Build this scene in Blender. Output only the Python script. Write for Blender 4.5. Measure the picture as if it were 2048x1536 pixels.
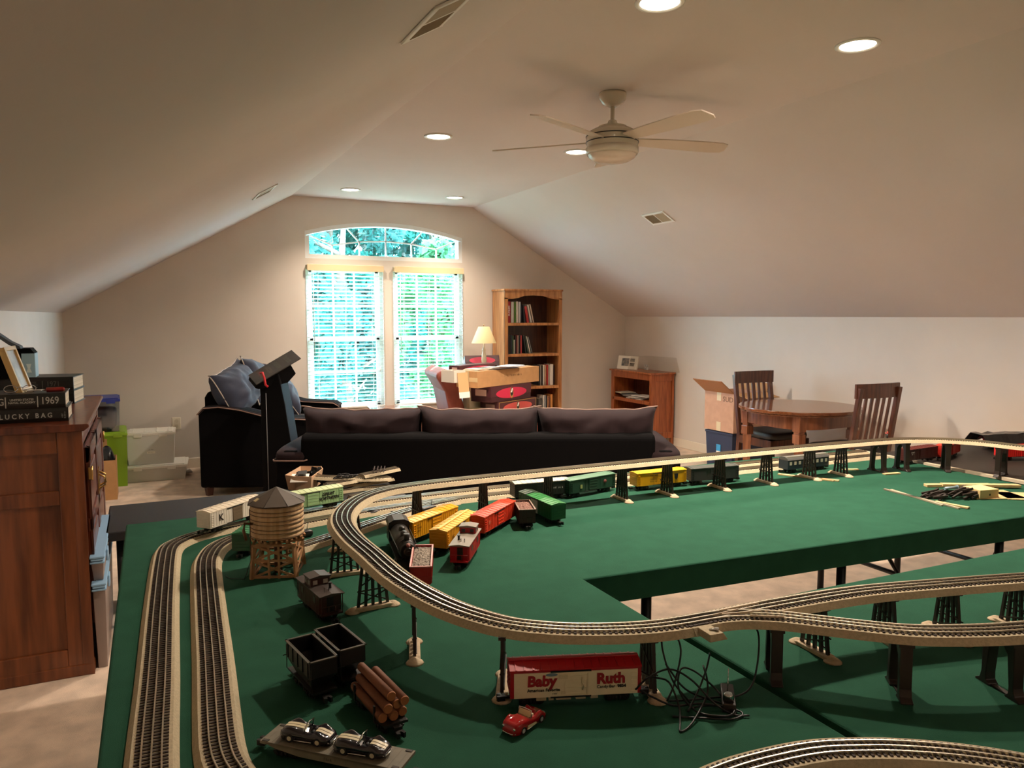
import bpy, bmesh, math, random
from mathutils import Matrix, Vector, noise
R=math.radians; PI=math.pi
sc=bpy.context.scene
for o in list(bpy.data.objects): bpy.data.objects.remove(o)
COL=sc.collection
# ---------------------------------------------------------------- camera
cam=bpy.data.cameras.new('camera'); co=bpy.data.objects.new('camera',cam); COL.objects.link(co)
cam.sensor_width=36; cam.lens=1530/2048*36; cam.clip_start=.05; cam.clip_end=200
PITCH=R(5.117); YAW=R(25.69)
co.location=(0,0,1.52); co.rotation_euler=(PI/2-PITCH,0,-YAW); sc.camera=co
# ---------------------------------------------------------------- world, sun, exposure
w=bpy.data.worlds.new('world'); sc.world=w; w.use_nodes=True
bg=w.node_tree.nodes['Background']; bg.inputs[0].default_value=(.46,.76,1.0,1); bg.inputs[1].default_value=36.0
sun=bpy.data.lights.new('sun','SUN'); so=bpy.data.objects.new('sun',sun); COL.objects.link(so)
sun.energy=26; sun.angle=R(1.5); sun.color=(.85,.97,1); so.rotation_euler=(R(-38),R(25),0)
sc.view_settings.view_transform='Standard'; sc.view_settings.look='None'
sc.view_settings.exposure=0.1; sc.view_settings.gamma=1; sc.view_settings.use_curve_mapping=False
sc.cycles.max_bounces=8; sc.cycles.diffuse_bounces=5; sc.cycles.transparent_max_bounces=12
sc.cycles.sample_clamp_indirect=6; sc.cycles.use_denoising=True
LAMP_W=71.0
# ---------------------------------------------------------------- materials
def lin(c):
    if isinstance(c,str): c=[int(c[i:i+2],16)/255 for i in (0,2,4)]
    return tuple(((x/12.92) if x<=.04045 else ((x+.055)/1.055)**2.4) for x in c)+(1,)
MC={}
def mat(c,rough=.6,metal=0,var=.0,scale=30,bump=0,bscale=None,sheen=0,coat=0,trans=0,spec=.5,c2=None,stretch=None,detail=3,ior=None,emit=0):
    key=(c,rough,metal,var,scale,bump,bscale,sheen,coat,trans,spec,c2,stretch,detail,emit)
    if key in MC: return MC[key]
    m=bpy.data.materials.new('m_'+str(len(MC))); m.use_nodes=True; nt=m.node_tree; N=nt.nodes; L=nt.links
    p=N['Principled BSDF']; col=lin(c)
    p.inputs['Base Color'].default_value=col; p.inputs['Roughness'].default_value=rough; p.inputs['Metallic'].default_value=metal
    p.inputs['Sheen Weight'].default_value=sheen; p.inputs['Coat Weight'].default_value=coat; p.inputs['Specular IOR Level'].default_value=spec
    if trans: p.inputs['Transmission Weight'].default_value=trans
    if emit: p.inputs['Emission Color'].default_value=col; p.inputs['Emission Strength'].default_value=emit
    tc=N.new('ShaderNodeTexCoord'); mp=N.new('ShaderNodeMapping'); L.new(tc.outputs['Object'],mp.inputs[0])
    if stretch: mp.inputs['Scale'].default_value=stretch
    nz=N.new('ShaderNodeTexNoise'); nz.inputs['Scale'].default_value=scale; nz.inputs['Detail'].default_value=detail; L.new(mp.outputs[0],nz.inputs['Vector'])
    if var or c2:
        b=lin(c2) if c2 else tuple(x*(1-var) for x in col[:3])+(1,)
        a=col if c2 else tuple(min(1,x*(1+var)) for x in col[:3])+(1,)
        rp=N.new('ShaderNodeValToRGB'); rp.color_ramp.elements[0].position=.35; rp.color_ramp.elements[1].position=.65
        rp.color_ramp.elements[0].color=b; rp.color_ramp.elements[1].color=a
        L.new(nz.outputs[0],rp.inputs[0]); L.new(rp.outputs[0],p.inputs['Base Color'])
    if bump:
        n2=N.new('ShaderNodeTexNoise'); n2.inputs['Scale'].default_value=bscale or scale; n2.inputs['Detail'].default_value=3; L.new(mp.outputs[0],n2.inputs['Vector'])
        bp=N.new('ShaderNodeBump'); bp.inputs['Strength'].default_value=bump; bp.inputs['Distance'].default_value=.004
        L.new(n2.outputs[0],bp.inputs['Height']); L.new(bp.outputs[0],p.inputs['Normal'])
    MC[key]=m; return m
def wood(c,c2,axis=2,rough=.4,s=7,coat=.25):
    st=[9,9,9]; st[axis]=.8
    return mat(c,rough,c2=c2,scale=s,stretch=tuple(st),bump=.08,coat=coat,detail=5)
def glassmat(tint=(1,1,1),g=.08):
    m=bpy.data.materials.new('glass_pane'); m.use_nodes=True; nt=m.node_tree; N=nt.nodes; L=nt.links
    N.remove(N['Principled BSDF']); t=N.new('ShaderNodeBsdfTransparent'); t.inputs[0].default_value=(*tint,1)
    gl=N.new('ShaderNodeBsdfGlossy'); gl.inputs['Roughness'].default_value=.05; mx=N.new('ShaderNodeMixShader'); mx.inputs[0].default_value=g
    L.new(t.outputs[0],mx.inputs[1]); L.new(gl.outputs[0],mx.inputs[2]); L.new(mx.outputs[0],N['Material Output'].inputs[0]); return m
def transluc(c,amt=.4,rough=.7,var=0,scale=5):
    m=bpy.data.materials.new('translucent'); m.use_nodes=True; nt=m.node_tree; N=nt.nodes; L=nt.links
    p=N['Principled BSDF']; p.inputs['Base Color'].default_value=lin(c); p.inputs['Roughness'].default_value=rough
    t=N.new('ShaderNodeBsdfTranslucent'); t.inputs[0].default_value=lin(c); mx=N.new('ShaderNodeMixShader'); mx.inputs[0].default_value=amt
    if var:
        nz=N.new('ShaderNodeTexNoise'); nz.inputs['Scale'].default_value=scale; rp=N.new('ShaderNodeValToRGB')
        rp.color_ramp.elements[0].position=.4; rp.color_ramp.elements[1].position=.6
        rp.color_ramp.elements[0].color=tuple(x*(1-var) for x in lin(c)[:3])+(1,); rp.color_ramp.elements[1].color=lin(c)
        tc=N.new('ShaderNodeTexCoord'); L.new(tc.outputs['Object'],nz.inputs['Vector'])
        L.new(nz.outputs[0],rp.inputs[0]); L.new(rp.outputs[0],p.inputs['Base Color']); L.new(rp.outputs[0],t.inputs[0])
    L.new(p.outputs[0],mx.inputs[1]); L.new(t.outputs[0],mx.inputs[2]); L.new(mx.outputs[0],N['Material Output'].inputs[0]); return m
# ---------------------------------------------------------------- mesh builder
def tr(x=0,y=0,z=0,rz=0,rx=0,ry=0,order='XYZ'):
    from mathutils import Euler
    return Matrix.Translation((x,y,z)) @ Euler((R(rx),R(ry),R(rz)),order).to_matrix().to_4x4()
class MB:
    def __init__(s): s.bm=bmesh.new(); s.M=Matrix(); s.mi=0
    def v(s,p): return s.bm.verts.new(s.M@Vector(p))
    def f(s,vs,sm=False):
        try: q=s.bm.faces.new(vs)
        except ValueError: return None
        q.material_index=s.mi; q.smooth=sm; return q
    def box(s,x0,x1,y0,y1,z0,z1):
        p=[s.v((x,y,z)) for z in (z0,z1) for y in (y0,y1) for x in (x0,x1)]
        for q in ((0,2,3,1),(4,5,7,6),(0,1,5,4),(2,6,7,3),(0,4,6,2),(1,3,7,5)): s.f([p[i] for i in q])
        return s
    def cbox(s,cx,cy,cz,sx,sy,sz): return s.box(cx-sx/2,cx+sx/2,cy-sy/2,cy+sy/2,cz-sz/2,cz+sz/2)
    def prism(s,pts,a,b,axis='y',cap=True,sm=False):
        # polygon pts in the two other axes, extruded a..b
        def P(u,w,t): return {'y':(u,t,w),'x':(t,u,w),'z':(u,w,t)}[axis]
        A=[s.v(P(u,w,a)) for u,w in pts]; B=[s.v(P(u,w,b)) for u,w in pts]; n=len(pts)
        for i in range(n): s.f([A[i],A[(i+1)%n],B[(i+1)%n],B[i]],sm)
        if cap: s.f(A[::-1]); s.f(B)
        return s
    def ring(s,c,ax,r,n,ry=None):
        ax=Vector(ax).normalized(); u=ax.orthogonal().normalized() if abs(ax.z)<.99 else Vector((1,0,0)); w=ax.cross(u)
        return [s.v(Vector(c)+u*math.cos(2*PI*i/n)*r+w*math.sin(2*PI*i/n)*(ry or r)) for i in range(n)]
    def cyl(s,p0,p1,r0,r1=None,n=12,sm=True,cap=True):
        p0=Vector(p0);p1=Vector(p1);r1=r0 if r1 is None else r1
        A=s.ring(p0,p1-p0,r0,n);B=s.ring(p1,p1-p0,r1,n)
        for i in range(n): s.f([A[i],A[(i+1)%n],B[(i+1)%n],B[i]],sm)
        if cap: s.f(A[::-1]); s.f(B)
        return s
    def bar(s,p0,p1,wd,h=None):
        # square bar between points
        p0=Vector(p0);p1=Vector(p1);h=h or wd;d=(p1-p0).normalized()
        u=d.cross(Vector((0,0,1)));u=Vector((1,0,0)) if u.length<1e-3 else u.normalized();w=u.cross(d).normalized()
        A=[s.v(p0+u*a*wd/2+w*b*h/2) for a,b in((-1,-1),(1,-1),(1,1),(-1,1))];B=[s.v(p1+u*a*wd/2+w*b*h/2) for a,b in((-1,-1),(1,-1),(1,1),(-1,1))]
        for i in range(4): s.f([A[i],A[(i+1)%4],B[(i+1)%4],B[i]])
        s.f(A[::-1]);s.f(B);return s
    def lathe(s,prof,c=(0,0),n=24,sm=True,cap=True):
        rings=[[s.v((c[0]+r*math.cos(2*PI*i/n),c[1]+r*math.sin(2*PI*i/n),z)) for i in range(n)] for r,z in prof]
        for A,B in zip(rings,rings[1:]):
            for i in range(n): s.f([A[i],A[(i+1)%n],B[(i+1)%n],B[i]],sm)
        if cap: s.f(rings[0][::-1]); s.f(rings[-1])
        return s
    def tube(s,pts,r,n=6,sm=True):
        pts=[Vector(p) for p in pts]; rings=[]
        for i,p in enumerate(pts):
            d=(pts[min(i+1,len(pts)-1)]-pts[max(i-1,0)])
            d=d.normalized() if d.length>1e-9 else Vector((0,0,1))
            u=d.cross(Vector((0,0,1))); u=Vector((1,0,0)) if u.length<1e-3 else u.normalized(); w=u.cross(d)
            rings.append([s.v(p+(u*math.cos(2*PI*k/n)+w*math.sin(2*PI*k/n))*r) for k in range(n)])
        for A,B in zip(rings,rings[1:]):
            for i in range(n): s.f([A[i],A[(i+1)%n],B[(i+1)%n],B[i]],sm)
        s.f(rings[0][::-1]);s.f(rings[-1]);return s
    def sup(s,c,sz,e1=.4,e2=.4,n=24,m=14,wob=0,seed=0,fn=None):
        # superellipsoid pillow
        def sp(a,e): return math.copysign(abs(a)**e,a)
        rows=[]
        for j in range(m+1):
            ph=-PI/2+PI*j/m; row=[]
            for i in range(n):
                t=2*PI*i/n
                x=sp(math.cos(ph),e1)*sp(math.cos(t),e2)*sz[0]/2; y=sp(math.cos(ph),e1)*sp(math.sin(t),e2)*sz[1]/2; z=sp(math.sin(ph),e1)*sz[2]/2
                q=Vector((x,y,z))
                if wob: q+=noise.noise_vector(q*6+Vector((seed,0,0)))*wob
                if fn: q=fn(q)
                row.append(s.v(q+Vector(c)))
            rows.append(row)
        for A,B in zip(rows,rows[1:]):
            for i in range(n): s.f([A[i],A[(i+1)%n],B[(i+1)%n],B[i]],True)
        return s
    def pil(s,w,h,T,n=18,ear=.05,wr=.012,seed=0,M=None,p=4):
        # stuffed cushion in local xz-plane, thickness along y, pointed corners
        M=M or Matrix()
        for sg in (-1,1):
            g=[]
            for i in range(n+1):
                row=[]
                for j in range(n+1):
                    u=-1+2*i/n; v=-1+2*j/n
                    th=T/2*(max(0,1-abs(u)**p)*max(0,1-abs(v)**p))**.5
                    x=u*w/2*(1+ear*(v**4)-ear*.5); z=v*h/2*(1+ear*(u**4)*(w/h)*.8-ear*.5)
                    y=sg*th
                    if th>.002: y+=sg*wr*noise.noise(Vector((u*3+seed,v*3,sg)))+wr*.6*noise.noise(Vector((u*7+seed,v*2,3)))*th/T*2
                    z+=wr*.5*noise.noise(Vector((u*4+seed,v*2,7)))
                    row.append(s.v(M@Vector((x,y,z))))
                g.append(row)
            for i in range(n):
                for j in range(n): s.f([g[i][j],g[i+1][j],g[i+1][j+1],g[i][j+1]],True)
        return s
    def build(s,name,m,parent=None,bevel=0,seg=2,sub=0,weld=True,local=None):
        if weld: bmesh.ops.remove_doubles(s.bm,verts=s.bm.verts,dist=1e-5)
        bmesh.ops.recalc_face_normals(s.bm,faces=s.bm.faces)
        me=bpy.data.meshes.new(name); s.bm.to_mesh(me); s.bm.free()
        for x in (m if isinstance(m,(list,tuple)) else [m]): me.materials.append(x)
        o=bpy.data.objects.new(name,me); COL.objects.link(o)
        if parent: o.parent=parent
        if bevel:
            b=o.modifiers.new('bevel','BEVEL'); b.width=bevel; b.segments=seg; b.limit_method='ANGLE'; b.angle_limit=R(40); b.harden_normals=False
        if sub: q=o.modifiers.new('sub','SUBSURF'); q.levels=sub; q.render_levels=sub
        return o
def inst(name,data,parent,M,label=None):
    o=bpy.data.objects.new(name,data); COL.objects.link(o); o.parent=parent; o.matrix_local=M
    if label: o['label']=label
    return o
def tag(o,label,cat,group=None):
    o['label']=label; o['category']=cat
    if group: o['group']=group
    return o
def thing(name,label,cat,loc=(0,0,0),rz=0,group=None):
    o=bpy.data.objects.new(name,None); COL.objects.link(o); o.empty_display_size=.05
    o.location=loc; o.rotation_euler=(0,0,R(rz)); return tag(o,label,cat,group)
def struct(o): o['kind']='structure'; return o
def dup(root,loc,rz,label,group=None):
    r=root.copy(); COL.objects.link(r); r.location=loc; r.rotation_euler=(0,0,R(rz)); r['label']=label
    if group: r['group']=group
    for ch in list(root.children):
        c=ch.copy(); COL.objects.link(c); c.parent=r
        for g in ch.children:
            d=g.copy(); COL.objects.link(d); d.parent=c
    return r
def text(s,size,m,parent,M,bold=0,name='lettering',align='CENTER',ext=.0004,sx=1,shear=0,label=None):
    cu=bpy.data.curves.new(name,'FONT'); cu.body=s; cu.size=size; cu.align_x=align; cu.align_y='CENTER'; cu.extrude=ext; cu.offset=bold; cu.shear=shear; cu.resolution_u=3
    t=bpy.data.objects.new('tmp',cu); COL.objects.link(t)
    me=bpy.data.meshes.new_from_object(t.evaluated_get(bpy.context.evaluated_depsgraph_get()))
    bpy.data.objects.remove(t); me.name=name; me.materials.clear(); me.materials.append(m)
    o=bpy.data.objects.new(name,me); COL.objects.link(o); o.parent=parent; o.matrix_local=M@Matrix.Diagonal((sx,1,1,1))
    if label: o['label']=label
    return o
def marks(rows,size,m,parent,M,seed=1,name='lettering'):
    # rows of blurred, unreadable characters as in the photo: each a few short strokes
    r=random.Random(seed); mb=MB(); mb.M=M; h=size*.68
    for k,n in enumerate(rows):
        cw=size*.56; y=-(k-(len(rows)-1)/2)*size*1.05; x=-n*cw/2
        for c in range(n):
            if r.random()<.12: x+=cw; continue
            a=cw*.13; q=r.randrange(4)
            mb.box(x,x+a,y-h/2,y+h/2,0,.0004)
            if q!=0: mb.box(x+a,x+cw*.62,y+h/2-a,y+h/2,0,.0004)
            if q!=1: mb.box(x+a,x+cw*.62,y-a/2,y+a/2,0,.0004)
            if q>1: mb.box(x+cw*.5,x+cw*.64,y-h/2,y+(0 if q==2 else h/2),0,.0004)
            x+=cw
    return mb.build(name,m,parent,weld=False)
FRONT=Matrix.Rotation(PI/2,4,'X')                       # text facing -y
def face(x,y,z,side='-y'):
    T=Matrix.Translation((x,y,z))
    return T@{'-y':FRONT,'+y':Matrix.Rotation(PI,4,'Z')@FRONT,'-x':Matrix.Rotation(-PI/2,4,'Z')@FRONT,'+x':Matrix.Rotation(PI/2,4,'Z')@FRONT}[side]
def cat_rom(P,step):
    P=[Vector((*p,0)[:3]) for p in P]; Q=[P[0]*2-P[1]]+P+[P[-1]*2-P[-2]]; out=[]
    for i in range(1,len(Q)-2):
        a,b,c,d=Q[i-1:i+3]; n=max(2,int((c-b).length/step)*2)
        for k in range(n):
            t=k/n; out.append(.5*((2*b)+(c-a)*t+(2*a-5*b+4*c-d)*t*t+(3*b-a-3*c+d)*t*t*t))
    out.append(P[-1]); return out
def resample(P,step):
    out=[P[0]]; acc=0; last=P[0]
    for p in P[1:]:
        while (p-last).length>=step:
            last=last+(p-last).normalized()*step; out.append(last)
    return out
rnd=random.Random(7)
# ---------------------------------------------------------------- common colours
M_wall=mat('dcd3c8',.9,var=.02,scale=3,bump=.05,bscale=220)
M_ceil=mat('cdc2bb',.9,var=.015,scale=2,bump=.05,bscale=160)
M_carpet=mat('e0cbb6',.98,var=.13,scale=9,bump=.9,bscale=420,detail=8)
M_trim=mat('e9dfcc',.5)
M_white=mat('eceae4',.45); M_whitegloss=mat('dedacf',.18,coat=.5)
M_black=mat('121212',.45); M_blackm=mat('070708',.65,spec=.08); M_rub=mat('171615',.7)
M_cloth=mat('24503d',1.0,var=.07,scale=14,bump=.35,bscale=600,detail=6,spec=.15)
M_chrome=mat('d9d9d9',.15,metal=1); M_brass=mat('b79457',.3,metal=1)
M_rail=mat('d9d2c2',.3,metal=1); M_bed=mat('b8aa8c',.85,var=.1,scale=160,bump=.4,bscale=500); M_tie=mat('32251b',.8,var=.25,scale=90)
M_pier=mat('2c1d17',.5,var=.1,scale=60); M_foot=mat('b9a689',.85,var=.1,scale=50,bump=.3,bscale=200)
M_card=mat('b58a5c',.85,var=.05,scale=18); M_cardin=mat('9b7448',.9); M_paper=mat('f0ece2',.8)
# ================================================================ THE ROOM
XL,XR,YB,YF=-.67,5.56,-5.5,8.215
mb=MB(); mb.box(XL-.2,XR+.2,YB-.2,YF+.14,-.12,0); struct(mb.build('floor',M_carpet))
mb=MB(); mb.box(XL-.15,XL,YB,YF,0,1.56); struct(mb.build('wall_left',M_wall))
mb=MB(); mb.box(XR,XR+.15,YB,YF,0,1.53); struct(mb.build('wall_right',M_wall))
sec=[(XL-.15,1.545),(XL,1.545),(1.431,2.751),(3.45,2.751),(XR,1.507),(XR+.15,1.507),(XR+.15,1.68),(3.5,2.90),(1.40,2.90),(XL-.15,1.68)]
mb=MB()
for a,b in (((XL-.15,1.545),(XL,1.545)),((XL,1.545),(1.431,2.751)),((1.431,2.751),(3.45,2.751)),((3.45,2.751),(XR,1.507)),((XR,1.507),(XR+.15,1.507))):
    up=.14
    mb.prism([a,b,(b[0],b[1]+up),(a[0],a[1]+up)],YB,YF+.14)
struct(mb.build('ceiling',M_ceil))
def zc(x):
    if x<XL: return 1.545
    if x<1.431: return 1.545+(x-XL)/(1.431-XL)*(2.751-1.545)
    if x<3.45: return 2.751
    return 2.751-(x-3.45)/(XR-3.45)*(2.751-1.507)
mb=MB(); mb.prism([(XL-.15,0),(XR+.15,0),(XR+.15,1.6),(3.45,2.82),(1.43,2.82),(XL-.15,1.6)],YB-.15,YB); struct(mb.build('wall_back',M_wall))
# window wall, with three openings
W1=(1.555,2.385); W2=(2.498,3.32); Z0,Z1=.50,2.05; A0=2.118
def arch(x):                                             # arch top
    t=(x-2.4375)/.8825; return 2.40+.125*(1-t*t)
Y0,Y1=YF,YF+.14
mb=MB(); e=.03
mb.prism([(XL-.15,0),(W1[0],0),(W1[0],zc(W1[0])+e),(1.431,2.751+e),(XL,1.545+e),(XL-.15,1.545+e)],Y0,Y1)
mb.prism([(W2[1],0),(XR+.15,0),(XR+.15,1.507+e),(XR,1.507+e),(3.45,2.751+e),(W2[1],2.751+e)],Y0,Y1)
mb.box(W1[0],W2[1],Y0,Y1,0,Z0); mb.box(W1[1],W2[0],Y0,Y1,Z0,Z1); mb.box(W1[0],W2[1],Y0,Y1,Z1,A0)
n=20; xs=[W1[0]+(W2[1]-W1[0])*i/n for i in range(n+1)]
for a,b in zip(xs,xs[1:]): mb.prism([(a,arch(a)),(b,arch(b)),(b,2.751+e),(a,2.751+e)],Y0,Y1)
struct(mb.build('wall_front',M_wall))
# baseboards
def base(name,x0,x1,y0,y1):
    mb=MB(); mb.box(x0,x1,y0,y1,0,.1); o=struct(mb.build(name,M_trim,bevel=.006))
base('baseboard_right',XR-.016,XR,YB,YF); base('baseboard_left',XL,XL+.016,YB,YF)
base('baseboard_front',XL,XR,YF-.016,YF); base('baseboard_back',XL,XR,YB,YB+.016)
# windows
M_vinyl=mat('f2f4f2',.35); M_glass=glassmat(g=.05)
def window(name,x0,x1,z0,z1):
    t=struct(thing(name,'x','x')); del t['label']; del t['category']; t.location=((x0+x1)/2,YF+.06,z0); w=(x1-x0)/2; h=z1-z0
    mb=MB(); fw=.035
    mb.box(-w,-w+fw,-.03,.05,0,h); mb.box(w-fw,w,-.03,.05,0,h); mb.box(-w,w,-.03,.05,0,fw); mb.box(-w,w,-.03,.05,h-fw,h); mb.build('window_frame',M_vinyl,t,bevel=.004)
    mid=h*.49
    for k,(a,b,yy) in enumerate(((fw,mid+.02,-.012),(mid-.02,h-fw,.016))):
        s=.038; mb=MB(); W=w-fw
        mb.box(-W,-W+s,yy-.012,yy+.012,a,b); mb.box(W-s,W,yy-.012,yy+.012,a,b); mb.box(-W,W,yy-.012,yy+.012,a,a+s); mb.box(-W,W,yy-.012,yy+.012,b-s,b)
        sash=mb.build('sash',M_vinyl,t,bevel=.003)
        mb=MB()
        for i in (1,2): xx=-W+s+(2*W-2*s)*i/3; mb.box(xx-.008,xx+.008,yy-.008,yy+.008,a+s,b-s)
        zz=(a+b)/2; mb.box(-W+s,W-s,yy-.0079,yy+.0079,zz-.008,zz+.008); mb.build('muntin',M_vinyl,sash)
        mb=MB(); mb.box(-W+s,W-s,yy-.002,yy+.002,a+s,b-s); mb.build('glass_pane',M_glass,sash)
    mb=MB(); mb.box(-w+.0,w,-.06,-.03,0,.018); mb.build('sill',M_trim,t)
    return t
window('window_1',*W1,Z0,Z1); window('window_2',*W2,Z0,Z1)
t=struct(thing('window_3','x','x')); del t['label']; del t['category']; t.location=(2.4375,YF+.055,A0)
mb=MB(); fw=.045
def am(x,k): return arch(x+2.4375)-A0-k
hw=.8825
mb.box(-hw,-hw+fw,-.05,.05,0,am(-hw,fw)); mb.box(hw-fw,hw,-.05,.05,0,am(hw,fw)); mb.box(-hw+fw,hw-fw,-.05,.05,0,fw)
xs=[-hw+2*hw*i/24 for i in range(25)]
for a,b in zip(xs,xs[1:]): mb.prism([(a,am(a,fw)),(b,am(b,fw)),(b,am(b,0)),(a,am(a,0))],-.05,.05)
mb.build('window_frame',M_vinyl,t,bevel=.0)
mb=MB()
def mid(x): return .06+.14*(1-(x/hw)**2)+.01
for i in range(-2,3):
    x=i*hw/3; mb.bar((x,0,fw),(x,0,mid(x)),.014)
    k=1.45 if i else 1; xo=x*k
    if abs(xo)<hw-fw: mb.bar((x,0,mid(x)),(xo,0,am(xo,fw)),.014)
    else: mb.bar((x,0,mid(x)),(math.copysign(hw-fw,x),0,am(hw-fw,fw)),.014)
xx=[i*hw/3 for i in range(-2,3)]
for a,b in zip(xx,xx[1:]): mb.bar((a,0,mid(a)),(b,0,mid(b)),.014)
mb.build('muntin',M_vinyl,t)
mb=MB()
for a,b in zip(xs,xs[1:]): mb.prism([(a,fw),(b,fw),(b,am(b,fw)),(a,am(a,fw))],-.002,.002)
mb.build('glass_pane',M_glass,t)
# blinds
M_slat=transluc('f4f6f2',.35,.5); M_cream=mat('e6cda2',.6)
def blind(x0,x1,label):
    w=(x1-x0)/2-.006; t=thing('window_blind',label,'blind',((x0+x1)/2,YF-.012,Z0),0,'open horizontal blinds on the tall windows'); h=Z1-Z0
    mb=MB(); mb.box(-w,w,-.045,.02,h-.05,h-.002); mb.box(-w,w,-.050,-.045,h-.062,h+.004); mb.build('headrail',M_cream,t,bevel=.004)
    mb=MB(); z=.06
    while z<h-.075:
        mb.prism([(-.024,z+.006),(0,z+.002),(.024,z-.004),(.024,z-.001),(0,z+.005),(-.024,z+.009)],-w,w,axis='x'); z+=.0405
    mb.build('slats',M_slat,t)
    mb=MB(); mb.box(-w,w,-.024,.024,.02,.038); mb.build('bottom_rail',M_white,t,bevel=.004)
    mb=MB()
    for xx in (-w*.72,0,w*.72):
        for yy in (-.026,.026): mb.cyl((xx,yy,.03),(xx,yy,h-.06),.0012,n=5)
    mb.build('ladder_cord',M_white,t)
    mb=MB(); mb.cyl((-w*.86,-.055,h-.06),(-w*.86,-.055,h-.95),.004,n=6); mb.build('tilt_wand',M_white,t)
    mb=MB(); mb.tube([(w*.86,-.05,h-.06),(w*.862,-.053,h-.5),(w*.86,-.05,h-1.1)],.0018,5); mb.cyl((w*.86,-.05,h-1.1),(w*.86,-.05,h-1.14),.004,.007,n=8); mb.build('pull_cord',M_white,t)
blind(*W1,'white horizontal blind with cream headrail on the left tall window'); blind(*W2,'white horizontal blind with cream headrail on the right tall window')
# ---------------------------------------------------------------- outdoors
mb=MB(); mb.box(-60,60,YF+1,120,-3.2,-3); struct(mb.build('ground',mat('66866f',.95,var=.3,scale=1.2)))
M_leaf=[transluc('3d8378',.5,.6,.5,1.2),transluc('2f8272',.5,.6,.5,1.0),transluc('5aa068',.5,.6,.45,1.4)]
M_bark=mat('5a4a3c',.9,var=.3,scale=9,bump=.5)
def tree(x,y,top,rad,nleaf,k,label,seed):
    r=random.Random(seed); t=thing('tree',label,'tree',(x,y,-3),0,'leafy trees outside the windows'); H=top+3
    mb=MB(); tr_=[(0,0,0),(.1,.05,H*.35),(-.05,0,H*.6),(.1,0,H*.85)]; rr=[.2,.15,.1,.04]
    for i in range(3): mb.cyl(tr_[i],tr_[i+1],rr[i],rr[i+1],n=9)
    for i in range(7):
        a=r.random()*6.3; z=H*(.35+.08*i); mb.cyl((0,0,z),(math.cos(a)*rad*.7,math.sin(a)*rad*.7,z+rad*.35),.05,.015,n=6)
    mb.build('trunk',M_bark,t)
    mb=MB(); c=Vector((0,0,H*.60))
    clusters=[]
    for i in range(26):
        while True:
            q=Vector((r.uniform(-1,1),r.uniform(-1,1),r.uniform(-1,1)))
            if q.length<1: break
        clusters.append((c+Vector((q.x*rad,q.y*rad*.8,q.z*H*.40)),r.uniform(.35,.8)*rad*.45))
    for i in range(nleaf):
        cc,cr=clusters[i%26]; q=Vector((r.gauss(0,1),r.gauss(0,1),r.gauss(0,1))).normalized()*cr*r.uniform(.5,1.05)
        p=cc+q; s=r.uniform(.07,.15); u=Vector((r.gauss(0,1),r.gauss(0,1),r.gauss(0,.6))).normalized(); v=u.orthogonal().normalized()
        v=Matrix.Rotation(r.random()*6.3,3,u)@v
        mb.f([mb.v(p-u*s),mb.v(p+v*s*.5),mb.v(p+u*s),mb.v(p-v*s*.5)])
    mb.build('foliage',M_leaf[k],t,weld=False)
tree(3.5,15,4.6,1.5,9000,0,'leafy tree outside, seen through the left tall window',1)
tree(6.3,17.5,4.6,1.7,9000,2,'yellow-green leafy tree outside, seen through the right tall window',2)
tree(4.9,22,8.2,2.6,14000,1,'tall bluish green tree outside, behind and between the two nearer ones',3)
tree(2.2,21,7.6,2.4,11000,1,'bluish green tree outside, at the left edge of the window view',4)
tree(8.6,23,8.0,2.5,11000,0,'leafy tree outside, at the right edge of the window view',5)
mb=MB(); r=random.Random(9)
for i in range(15000):
    p=Vector((r.uniform(0,15),25+r.uniform(0,3),-3+r.random()*10)); s=r.uniform(.14,.34)
    u=Vector((r.gauss(0,1),r.gauss(0,1),r.gauss(0,.6))).normalized(); v=u.orthogonal().normalized(); mb.f([mb.v(p-u*s),mb.v(p+v*s*.6),mb.v(p+u*s),mb.v(p-v*s*.6)])
o=mb.build('shrubbery',M_leaf[1],weld=False); o['kind']='stuff'; tag(o,'dense wall of bluish green woodland foliage far behind the trees outside','shrubbery')
# ================================================================ CEILING THINGS
M_lamp=mat('fff2d8',.5,emit=16)
def downlight(x,y,label,dim=1.0):
    t=thing('recessed_light',label,'ceiling light',(x,y,2.751),0,'recessed ceiling lights')
    mb=MB(); mb.lathe([(.078,0),(.098,0),(.098,-.006),(.086,-.009),(.078,-.004)],n=32,cap=False); mb.build('trim_ring',M_white,t)
    mb=MB(); mb.lathe([(.001,-.003),(.078,-.003),(.078,-.001),(.001,-.001)],n=32); mb.build('bulb_lens',M_lamp,t)
    l=bpy.data.lights.new('lamp','SPOT'); l.energy=LAMP_W*4*dim; l.color=(1,.82,.66); l.spot_size=R(124 if y>7 else 158); l.spot_blend=1.0; l.shadow_soft_size=.05
    lo=bpy.data.objects.new('lamp',l); COL.objects.link(lo); lo.parent=t; lo.location=(0,0,-.02)
for x,y,lab in ((1.885,2.575,'round lit ceiling light at the top edge, nearest on the left'),(2.99,2.575,'round lit ceiling light at upper right, nearest the right slope'),
    (1.885,5.09,'round lit ceiling light left of the ceiling fan'),(3.0,5.11,'round lit ceiling light partly hidden behind the fan'),
    (1.885,7.57,'left one of the two small lit ceiling lights above the window'),(2.99,7.6,'right one of the two small lit ceiling lights above the window'),
    (1.885,-2.4,'round lit ceiling light at the back of the room, left side'),(2.99,-2.4,'round lit ceiling light at the back of the room, right side')):
    downlight(x,y,lab,.5 if y>7 else (.36 if y<0 else 1.0))
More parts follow.
